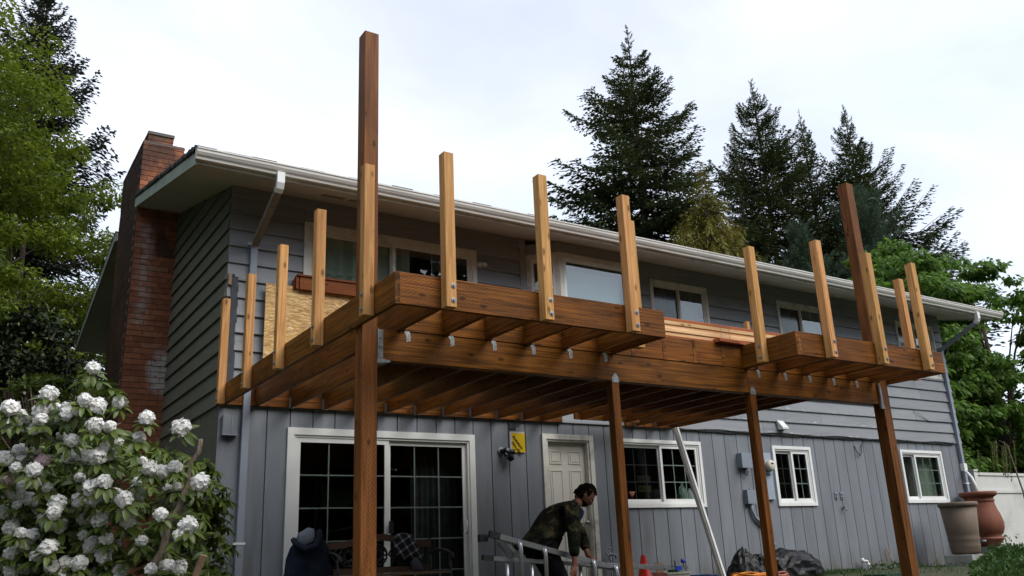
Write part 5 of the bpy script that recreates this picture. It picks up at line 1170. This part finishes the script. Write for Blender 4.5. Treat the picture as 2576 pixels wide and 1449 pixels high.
def cloud_tree(name, label, base, centres, leaf, mat, nleaf, seed, trunk_r=.15, droop=.5, flat=.6, group=None, wd=.30, cat='tree', shell=.55, limbs=True, limbmat='bark', kind=None):
    """centres: (x,y,z,r) leaf clumps in world space"""
    rng = np.random.default_rng(seed); base = np.array(base, dtype=float); t = new_empty(name, tuple(base)); tag(t, label, cat, group)
    cs = np.array(centres, dtype=float); wts = cs[:, 3] ** 2; wts /= wts.sum(); idx = rng.choice(len(cs), nleaf, p=wts)
    v = unit(rng.normal(size=(nleaf, 3))); rad = (shell + (1 - shell) * rng.uniform(size=(nleaf, 1))) ; c = cs[idx]
    v[:, 2] = np.where(v[:, 2] < -.2, v[:, 2] * .4, v[:, 2]); P = c[:, :3] + v * rad * c[:, 3:4] * np.array([1, 1, flat]) - base
    D = v * np.array([1, 1, .3]) + rng.normal(size=(nleaf, 3)) * .5 - np.array([0, 0, droop]); ln = leaf * rng.uniform(.65, 1.3, nleaf)
    fastquads('crown', blades(P, D, ln, ln * wd, rng, np.array([0, 0, 1.]) + v * .4), mat, t)
    if limbs:
        mb = MB(); hz = max(1, cs[:, 2].max() - base[2]); mb.tube([(0, 0, -.1), (.05, .05, hz * .35), (-.05, .02, hz * .75)], [trunk_r, trunk_r * .8, trunk_r * .3], 8)
        for c in cs[:: max(1, len(cs) // 16)]:
            q = c[:3] - base; z0 = max(.2, q[2] * .45); mb.tube([(0, 0, min(z0, hz * .7)), (q[0] * .5, q[1] * .5, z0 + (q[2] - z0) * .6), tuple(q)], [trunk_r * .35, trunk_r * .2, .01], 5, False)
        mb.build('trunk', limbmat, t, True)
    return t
def clumps(c, rad, n, r_, seed, zmin=-9, front=None, top=1.0):
    rng = np.random.default_rng(seed); out = []
    while len(out) < n:
        v = unit(rng.normal(size=3)); k = rng.uniform(.45, 1.0) ** .5; p = np.array(c) + v * np.array(rad) * k
        if p[2] < zmin: continue
        out.append((*p, r_ * rng.uniform(.55, 1.35)))
    return out
# left bright trees
cloud_tree('green_tree', 'large bright green tree filling the left edge, in front of the dark conifer', (-4.9, 12.6, 0), clumps((-5.4, 12.6, 8.0), (4.7, 4.2, 8.6), 620, .58, 1) , .125, 'bright', 112000, 71, .25, .35, .5, wd=.28, limbs=True)
cloud_tree('green_tree', 'shorter yellow green tree bulging towards the chimney, below the dark conifer', (-1.6, 13.6, 0), clumps((-1.7, 14.2, 6.0), (3.4, 2.6, 6.0), 350, .5, 2, .5), .12, 'bright', 66000, 72, .18, .35, .5, wd=.28)
cloud_tree('green_tree', 'olive green drooping tree at the very left, nearer than the bright one', (-5.0, 7.0, 0), clumps((-5.1, 7.2, 4.6), (2.7, 2.4, 5.0), 130, .5, 3, .3), .13, 'bright2', 24000, 73, .16, .9, .5, wd=.25)
dk = cloud_tree('dark_shrub', 'tall dark evergreen shrub with pale new tips left of the chimney', (-1.6, 9.9, 0), clumps((-1.75, 10.3, 2.6), (1.85, 1.3, 3.5), 110, .42, 4, .2), .16, 'dark', 17000, 74, .12, .2, .6, wd=.25, cat='shrub')
rng = np.random.default_rng(5); n = 1800; v = unit(rng.normal(size=(n, 3))); v = v[v[:, 1] < .3]; P = np.array([-1.75, 10.3, 2.6]) + v * np.array([1.95, 1.45, 3.75]) * rng.uniform(.93, 1.06, (len(v), 1)); P -= np.array([-1.6, 9.9, 0])
fastquads('new_tips', blades(P, np.array([0, 0, 1.]) + rng.normal(size=P.shape) * .5, .09, .02, rng), 'tips', dk)
cloud_tree('dark_shrub', 'dark evergreen mass at the lower left behind the white flowers', (-3.6, 6.4, 0), clumps((-3.7, 6.6, 1.7), (1.9, 1.4, 2.0), 80, .4, 6, .2), .15, 'dark', 13000, 76, .12, .2, .6, wd=.25, cat='shrub')
cloud_tree('dark_shrub', 'low dark hedge between the rhododendron and the chimney', (-.7, 4.4, 0), clumps((-1.5, 4.6, .9), (1.1, 1.0, 1.3), 50, .32, 8, .1), .11, 'dark', 9000, 78, .08, .2, .6, wd=.27, cat='shrub')
cloud_tree('light_shrub', 'light green bushy conifer shrub at the left edge above the flowers', (-2.75, 1.8, 0), clumps((-2.62, 1.9, 1.9), (.58, .55, 1.15), 46, .2, 9, .6), .075, 'bright', 9000, 79, .05, -.5, .9, wd=.16, cat='shrub')
dg = cloud_tree('dogwood_shrub', 'thin twiggy shrub with light green leaf tiers and pink blossoms above the rhododendron', (-1.6, 1.6, 0), [(-2.05 + R.uniform(0, 1.15), 1.5 + R.uniform(-.4, .5), 2.62 + R.uniform(-.25, .30), .15) for _ in range(22)], .065, 'bright2', 1500, 80, .008, .1, .25, wd=.3, cat='shrub', limbmat='greybark')
rng = np.random.default_rng(8); P = np.array([-.2, -.2, 2.35]) + rng.normal(size=(60, 3)) * np.array([.16, .1, .10]); fastquads('blossom', blades(P, rng.normal(size=P.shape), .05, .02, rng), 'petalpink', dg)
for i, (x, y, h_, r_) in enumerate(((-9.5, 4.5, 13, 3.0), (-11.5, -3.0, 14, 3.2), (-8.2, 9.5, 12, 2.6))):
    cloud_tree('green_tree', ['big green tree just outside the left edge beside the house', 'big green tree left of the viewpoint', 'green tree outside the left edge behind the others'][i], (x, y, gz(x, y)), clumps((x, y, h_ * .5), (r_, r_, h_ * .52), 170, .8, 20 + i, -.5), .38, 'bright2', 12000, 90 + i, .25, .4, .5, wd=.32)
yh = [(x, y, z * (1.08 if x < 21 else (.62 if x < 38 else .85)) * (1 + .10 * math.sin(x * 1.3)), r_) for x, y, z, r_ in clumps((18, -27, 4.6), (56, 3.0, 8.6), 1700, 1.5, 31, -1.2)]
cloud_tree('tree_belt', 'dense dark tree belt across the yard behind the viewpoint', (20, -31, -1), yh, 1.5, 'dark', 50000, 95, .2, .3, .6, wd=.4, limbs=False)['kind'] = 'stuff'
# right broadleaf trees
cloud_tree('maple_tree', 'leafy bright green tree rising above the gutter at the right', (20.3, 3.7, 0), clumps((20.4, 3.8, 5.3), (2.3, 2.2, 3.9), 210, .42, 10, .4), .17, 'maple', 30000, 81, .16, .9, .55, wd=.30)
cloud_tree('maple_tree', 'leafy green tree at the right edge, lower than its neighbour', (23.3, 3.0, 0), clumps((23.6, 3.0, 4.6), (2.6, 2.4, 4.2), 240, .44, 11, .3), .17, 'maple', 32000, 82, .16, .9, .55, wd=.30)
cloud_tree('maple_tree', 'fresh green tree partly cut off by the right edge of the picture', (27.0, 1.2, 0), clumps((26.8, 1.2, 4.2), (2.6, 2.4, 3.6), 150, .5, 17, .3), .19, 'maple', 16000, 88, .16, .9, .55, wd=.30)
cloud_tree('maple_tree', 'low green branches between the house corner and the white fence', (18.3, 2.6, 0), clumps((18.2, 2.8, 2.6), (1.5, 1.3, 2.7), 110, .4, 12, .3), .17, 'maple', 12000, 83, .1, .9, .55, wd=.30)
cloud_tree('dark_shrub', 'dark shaded tree mass behind the green tree at the right', (24, 8.0, 0), clumps((25.5, 7.0, 2.6), (6, 2.6, 4.0), 170, .8, 13, .2), .3, 'dark', 22000, 84, .2, .3, .6, wd=.3, cat='shrub')
cloud_tree('hazel_shrub', 'light green bush tops peeking over the gutter below the pines', (20.0, 8.2, 0), clumps((20.5, 7.9, 7.6), (2.4, 1.1, 1.3), 60, .4, 14), .15, 'bright', 6500, 85, .1, .5, .6, wd=.3, cat='shrub')
sp = tag(new_empty('dead_sapling', (25.4, 2.3, 0)), 'bare drooping twig standing above the green trees at the right edge', 'sapling')
mb = MB(); mb.tube([(0, 0, 0), (.05, 0, 6.3), (.1, 0, 8.3), (.25, .05, 8.75), (.5, .08, 8.8), (.68, .1, 8.5)], [.06, .04, .02, .015, .012, .006], 6); mb.build('trunk', 'bark', sp, True)
Q = []; rng = np.random.default_rng(3); t = rng.uniform(0, 1, 90); P = np.stack([.1 + .55 * t, .05 * t, 8.2 + .6 * np.sin(t * 2.6)], 1); fastquads('crown', blades(P, np.array([0, 0, -1.]) + rng.normal(size=P.shape) * .3, .16, .02, rng), 'firbrown', sp)
wl = tag(new_empty('willow_branch', (12.9, -2.4, 0)), 'hanging fine leaved branch at the right edge in front of the white fence', 'branch')
Q = []; rng = np.random.default_rng(9); mb = MB()
mb.tube([(0, 0, -.3), (.02, 0, 1.2), (-.2, 0, 2.0), (-.5, -.05, 2.05)], [.02, .015, .01, .006], 6)
for i in range(12):
    x = -.05 - .055 * i + rng.normal() * .03; y = rng.normal() * .12; z = 2.0 + .07 * math.sin(i); ln = rng.uniform(.35, .75) * (1 - i / 26); t = rng.uniform(0, 1, int(60 * ln / .5)); P = np.stack([x - .25 * t * ln, np.full_like(t, y), z - ln * t], 1); Q.append(blades(P, np.array([-.4, 0, -1.]) + rng.normal(size=P.shape) * .6, .045, .005, rng)); mb.tube([(x, y, z), (x - .25 * ln, y, z - ln)], .003, 4, False)
fastquads('crown', np.concatenate(Q), 'bright', wl); mb.build('trunk', 'greybark', wl, True)
# weeds and grass
def ground_cover(name, label, pts, ln, wd, mat, droop=-.6, spread=.6, seed=0):
    rng = np.random.default_rng(seed); P = np.array(pts); D = np.array([0, 0, -droop]) + rng.normal(size=P.shape) * spread; l = ln * rng.uniform(.6, 1.4, len(P)); o = fastquads(name, blades(P, D, l, l * wd, rng), mat); tag(o, label, 'plant', None, 'stuff'); return o
rg = random.Random(4); pts = []
while len(pts) < 15000:
    y = rg.uniform(-4.4, -1.0); x = rg.uniform(8, 15.5)
    if x < 8.3 + (y + 4) * 1.72 + rg.uniform(-.2, .2): continue
    hh = .42 * (.55 + .45 * mnoise.noise((x * 1.4, y * 1.4, 0))) * min(1, (x - 8.3 - (y + 4) * 1.72) * 1.2 + .25); pts.append((x, y, gz(x, y) + rg.uniform(0, 1) ** .6 * max(.05, hh)))
ground_cover('weeds', 'leafy green weeds in front of the tan bin at the lower right corner', pts, .07, .3, 'weed', seed=1)
pts = []
for _ in range(7000):
    x = rg.uniform(7.5, 16.4); y = rg.choice((rg.uniform(-.6, -.05), rg.uniform(-3.2, -.1))); 
    if mnoise.noise((x * .9, y * .9, 5)) < .02: continue
    pts.append((x, y, gz(x, y) + rg.uniform(0, .03)))
ground_cover('grass_tufts', 'short patchy grass on the soil along the foot of the wall', pts, .07, .07, 'weed', -1.2, .5, 2)
for (x, y, n, h) in ((11.75, -.22, 60, .14), (12.2, -.3, 50, .12), (14.2, -1.25, 80, .2), (16.0, -.2, 160, .5), (17.2, -.3, 150, .45)):
    p = tag(new_empty('small_weed', (x, y, 0)), {11.75: 'small leafy weed at the wall right of the pvc elbow', 12.2: 'small leafy weed at the foot of the thin brown stake', 14.2: 'leafy weed beside the concrete block under the tan bin', 16.0: 'taller weed at the corner post of the white fence', 17.2: 'taller weed against the white fence panel'}[x], 'plant')
    rng = np.random.default_rng(int(x * 10)); P = rng.normal(size=(n, 3)) * np.array([.14, .08, 0]); P[:, 2] = rng.uniform(0, h, n); fastquads('leaves', blades(P, np.array([0, 0, .4]) + rng.normal(size=P.shape) * .7, .07, .018, rng), 'weed', p)
    MB().tube([(0, 0, 0), (.02, 0, h)], .004, 5).build('stem', 'weed', p)

# rhododendron -------------------------------------------------------
CB = np.array([-1.21, -1.24, 0.0]); rho = tag(new_empty('rhododendron', tuple(CB)), 'large rhododendron covered in white flower clusters at the left corner of the house', 'shrub')
CAM = np.array([-2.57, -10.3, .575]); E1 = np.array([.842, -.539, 0]); E2 = np.array([.539, .842, 0]); CC = CB + np.array([0, 0, .62])
FL = [(-1.644, -2.479, 2.195), (-1.925, -2.223, 2.005), (-1.671, -2.367, 1.942), (-1.577, -2.412, 1.894), (-1.417, -2.526, 1.917), (-2.185, -2.014, 1.906), (-2.114, -2.03, 1.822), (-1.957, -2.154, 1.876), (-1.953, -2.129, 1.801), (-1.772, -2.262, 1.836), (-1.212, -2.61, 1.777), (-.955, -2.748, 1.69), (-1.567, -2.359, 1.733), (-1.717, -2.221, 1.628), (-2.074, -1.96, 1.559), (-2.17, -1.875, 1.502), (-2.036, -1.956, 1.483), (-1.899, -2.044, 1.476), (-1.95, -1.984, 1.404), (-2.11, -1.854, 1.337), (-1.71, -2.175, 1.491), (-1.605, -2.241, 1.48), (-1.517, -2.299, 1.482), (-1.449, -2.352, 1.503), (-1.132, -2.515, 1.376), (-1.057, -2.552, 1.341), (-.765, -2.709, 1.246), (-1.529, -2.202, 1.241), (-1.448, -2.273, 1.286), (-2.045, -1.852, 1.216), (-1.956, -1.891, 1.162), (-1.749, -2.015, 1.127), (-1.609, -2.112, 1.139), (-1.489, -2.193, 1.146), (-1.351, -2.296, 1.176), (-1.281, -2.327, 1.135), (-1.204, -2.379, 1.138), (-2.108, -1.758, 1.077), (-1.768, -1.978, 1.06), (-2.049, -1.753, .956), (-1.782, -1.932, .961), (-1.434, -2.167, .975), (-1.241, -2.289, .96), (-1.007, -2.46, 1.004), (-.808, -2.556, .907), (-.852, -2.497, .829), (-1.901, -1.819, .868), (-1.468, -2.071, .778), (-1.768, -1.872, .775), (-2.022, -1.695, .75), (-1.837, -1.805, .716), (-1.364, -2.109, .693), (-1.631, -1.914, .644), (-1.533, -1.98, .645), (-1.726, -1.844, .624), (-2.007, -1.649, .6), (-.913, -2.367, .583), (-.818, -2.423, .566), (-1.247, -2.133, .55)]
def petal_mesh(seed, n, mat):
    rng = random.Random(seed); v = []; f = []
    for k in range(n):
        u = (k + .5) / n; th = math.acos(1 - 1.45 * u); ph = k * 2.399 + rng.uniform(-.2, .2); dv = Vector((math.sin(th) * math.cos(ph), math.sin(th) * math.sin(ph), math.cos(th))); c = dv * rng.uniform(.020, .042)
        a = dv.orthogonal().normalized(); b = dv.cross(a); r_ = rng.uniform(.030, .044)
        for j in range(5):
            an = 2 * PI * j / 5 + rng.uniform(-.15, .15); rows_ = []
            for t, w_ in ((.12, .10), (.5, .34), (.8, .50), (1.08, .22)):
                rad = a * math.cos(an) + b * math.sin(an); sd2 = -a * math.sin(an) + b * math.cos(an); lift = .018 * (t ** .6) - .010 * max(0, t - .6) * 3 + rng.uniform(-.004, .004)
                rows_.append([tuple(c + rad * r_ * t + sd2 * r_ * w_ * s + dv * (lift + (rng.uniform(-.009, .009) if t > .5 else 0))) for s in (-1, 0, 1)])
            st = len(v); [v.extend(x_) for x_ in rows_]
            for q in range(3):
                for s in range(2): f.append((st + q * 3 + s, st + q * 3 + s + 1, st + q * 3 + s + 4, st + q * 3 + s + 3))
    me = bpy.data.meshes.new('flower_cluster'); me.from_pydata(v, [], f); me.materials.append(MT[mat]); me.polygons.foreach_set('use_smooth', [True] * len(me.polygons)); return me
FM = [petal_mesh(i, 11 + i, 'petal') for i in range(5)]; FP = petal_mesh(9, 14, 'petalpink')
lv = []; lf = []
for i, (t, w_, z) in enumerate(((0, .04, 0), (.12, .10, .01), (.4, .17, .02), (.7, .155, -.02), (.9, .08, -.07), (1.0, .0, -.10))):
    lv += [(t, -w_, z + w_ * .28), (t, 0, z), (t, w_, z + w_ * .28)]
for i in range(5):
    for s in range(2): lf.append((i * 3 + s, i * 3 + s + 1, i * 3 + s + 4, i * 3 + s + 3))
LV = np.array(lv); LM = bpy.data.meshes.new('leaf'); LM.from_pydata([tuple(x_) for x_ in lv], [], lf); LM.materials.append(MT['rholeaf']); LM.polygons.foreach_set('use_smooth', [True] * len(LM.polygons))
rr2 = random.Random(12); whorls = []; pos_f = []; re_ = random.Random(77); base_n = len(FL)
while len(FL) < base_n + 52:
    a_ = re_.choice(FL[:base_n]); q_ = np.array(a_) + re_.uniform(-.16, .16) * E1 + np.array([0, 0, re_.uniform(-.2, .10)])
    if .5 < q_[2] < 1.9 and min(np.linalg.norm(q_ - np.array(f_)) for f_ in FL) > .078: FL.append(tuple(q_))
for i, p in enumerate(FL):
    k = rr2.uniform(.955, .995) if i < base_n else rr2.uniform(.965, 1.02); P = CAM + (np.array(p) - CAM) * k; pos_f.append(P)
    o = bpy.data.objects.new('flower_cluster', FP if i in (17, 19) else FM[i % 5]); COL.objects.link(o); o.parent = rho
    ax = Vector((-.15, -.55, 1)) + Vector((rr2.uniform(-.5, .5), rr2.uniform(-.3, .3), rr2.uniform(-.2, .2))); s = rr2.uniform(1.0, 1.3) if i < base_n else rr2.uniform(.6, 1.0)
    o.matrix_local = Matrix.Translation(Vector(P - CB)) @ ax.to_track_quat('Z', 'Y').to_matrix().to_4x4() @ Matrix.Rotation(rr2.uniform(0, 6), 4, 'Z') @ Matrix.Diagonal((s, s, s, 1))
    if i in (17, 19): o['label'] = 'blush pink flower cluster'
    whorls.append((P - np.array(ax.normalized()) * .035, ax.normalized(), rr2.uniform(.9, 1.15), 10))
while len(whorls) < 860:
    v_ = Vector((rr2.gauss(0, 1), rr2.gauss(0, 1), rr2.gauss(0, 1))).normalized()
    if v_.z < -.65 or v_.y > .75: continue
    e = 3.0; nrm = (abs(v_.x) ** e + abs(v_.y) ** e + abs(v_.z) ** e) ** (1 / e); v3 = v_ / nrm; k = rr2.uniform(.80, 1.0) if len(whorls) < 640 else rr2.uniform(.5, .85)
    P = CC + (-.35 + .30 + v3.x * 1.12 * k) * E1 + (v3.y * .98 * k) * E2 + np.array([0, 0, v3.z * 1.20 * k])
    if P[2] < .12: continue
    lat = float(np.dot(P - CC, E1)); 
    if P[2] > 1.85 - .35 * max(0, lat) : continue
    q = P - CAM
    if k > .78 and any(np.linalg.norm(np.cross(q, f_ - CAM)) / np.linalg.norm(q) < .085 and np.linalg.norm(q) < np.linalg.norm(f_ - CAM) for f_ in pos_f): continue
    ax = (Vector(v_.x * Vector(E1) + v_.y * Vector(E2)) + Vector((0, 0, v_.z + .9))).normalized() if False else (Vector(E1) * v_.x * .6 + Vector(E2) * v_.y * .6 + Vector((0, 0, abs(v_.z) * .3 + .8))).normalized()
    whorls.append((P, ax, rr2.uniform(.8, 1.1), rr2.randint(7, 10)))
for (x, y, z) in ((-1.70, -2.46, 2.08), (-1.58, -2.49, 2.08), (-1.50, -2.5, 2.02), (-1.45, -2.55, 1.99)): whorls.append((np.array([x, y, z]), Vector((0, -.1, 1)), 1.0, 8))
leaves = []
for (P, ax, s, n) in whorls:
    q = ax.to_track_quat('Z', 'Y').to_matrix().to_4x4()
    for j in range(n):
        an = 2 * PI * j / n + rr2.uniform(-.2, .2); dn = rr2.uniform(-.75, .10); l = .128 * s * rr2.uniform(.8, 1.15)
        M4 = Matrix.Translation(Vector(P - CB)) @ q @ Matrix.Rotation(an, 4, 'Z') @ Matrix.Translation((.008, 0, 0)) @ Matrix.Rotation(-dn, 4, 'Y') @ Matrix.Rotation(rr2.uniform(-.3, .3), 4, 'X') @ Matrix.Diagonal((l, l, l, 1)); leaves.append((np.linalg.norm(P - CAM), M4))
order = sorted(range(len(leaves)), key=lambda i: leaves[i][0]); own = set(order[:298]); VV = []; 
for i, (_, M4) in enumerate(leaves):
    if i in own: o = bpy.data.objects.new('leaf', LM); COL.objects.link(o); o.parent = rho; o.matrix_local = M4
    else: m3 = np.array(M4); VV.append(LV @ m3[:3, :3].T + m3[:3, 3])
VV = np.array(VV); nl = len(VV); F = np.array(lf)[None] + (np.arange(nl) * len(lv))[:, None, None]
me = bpy.data.meshes.new('foliage'); me.vertices.add(nl * len(lv)); me.vertices.foreach_set('co', VV.astype(np.float32).ravel()); me.loops.add(F.size); me.loops.foreach_set('vertex_index', F.astype(np.int32).ravel()); me.polygons.add(F.size // 4); me.polygons.foreach_set('loop_start', np.arange(0, F.size, 4, dtype=np.int32)); me.update(calc_edges=True)
me.materials.append(MT['rholeaf']); me.polygons.foreach_set('use_smooth', [True] * len(me.polygons)); o = bpy.data.objects.new('foliage', me); COL.objects.link(o); o.parent = rho; o['kind'] = 'stuff'
# new growth shoots
Q = []; rng = np.random.default_rng(2); sel = [w_ for w_ in whorls[111:640]][::6]
for (P, ax, s, n) in sel:
    B = np.repeat((P - CB)[None], 7, 0) + rng.normal(size=(7, 3)) * .006; Q.append(blades(B, np.array(ax) * 1.1 + rng.normal(size=(7, 3)) * .28, .075, .008, rng))
o = fastquads('new_shoots', np.concatenate(Q), 'rhonew', rho); o['kind'] = 'stuff'
# stems
mb = MB(); rs = random.Random(6)
def twisty(a, b, r0_, r1_, n=12, amp=.05):
    a = Vector(a); b = Vector(b); return [tuple(a.lerp(b, i / n) + Vector((rs.uniform(-amp, amp), rs.uniform(-amp, amp), 0)) * (1 if 0 < i < n else 0)) for i in range(n + 1)], [r0_ + (r1_ - r0_) * i / n for i in range(n + 1)]
o_ = Vector(CB)
for (a, b, r0_, r1_, amp) in (((-1.16, -2.35, .05), (-.80, -2.78, 1.60), .042, .018, .035), ((-1.2, -1.3, 0), (-1.7, -1.5, 1.1), .05, .02, .04), ((-1.3, -1.3, 0), (-2.1, -1.3, 1.3), .05, .02, .04), ((-1.1, -1.4, 0), (-1.2, -1.6, 1.2), .05, .02, .04)):
    p_, r__ = twisty(a, b, r0_, r1_, 14, amp); mb.tube([tuple(Vector(q) - o_) for q in p_], r__, 8)
for w_ in whorls[::14]:
    P = Vector(w_[0]) - o_; mid = Vector((P.x * .6, P.y * .6, P.z * .7)); mb.tube([tuple(mid), tuple(P)], [.007, .004], 4, False)
mb.build('trunk', 'greybark', rho, True)
tag(member('leaning_stake', (-.84, -2.60, .20), (-.72, -2.78, .66), .055, .03, 'stake'), 'short weathered wooden stake leaning beside the rhododendron at the house corner', 'stake')

# move the origins of origin-placed things to their own base
bpy.context.view_layer.update()
for o in list(COL.objects):
    if o.type == 'EMPTY' and o.parent is None and o.location.length < 1e-6 and o.children and o.name != 'house':
        lo = Vector((1e9,) * 3); hi = Vector((-1e9,) * 3)
        for c in o.children:
            for b in c.bound_box:
                p = c.matrix_world @ Vector(b); lo = Vector(map(min, lo, p)); hi = Vector(map(max, hi, p))
        nb_ = Vector(((lo.x + hi.x) / 2, (lo.y + hi.y) / 2, lo.z)); o.location = nb_
        for c in o.children: c.matrix_parent_inverse = Matrix.Translation(-nb_) @ c.matrix_parent_inverse
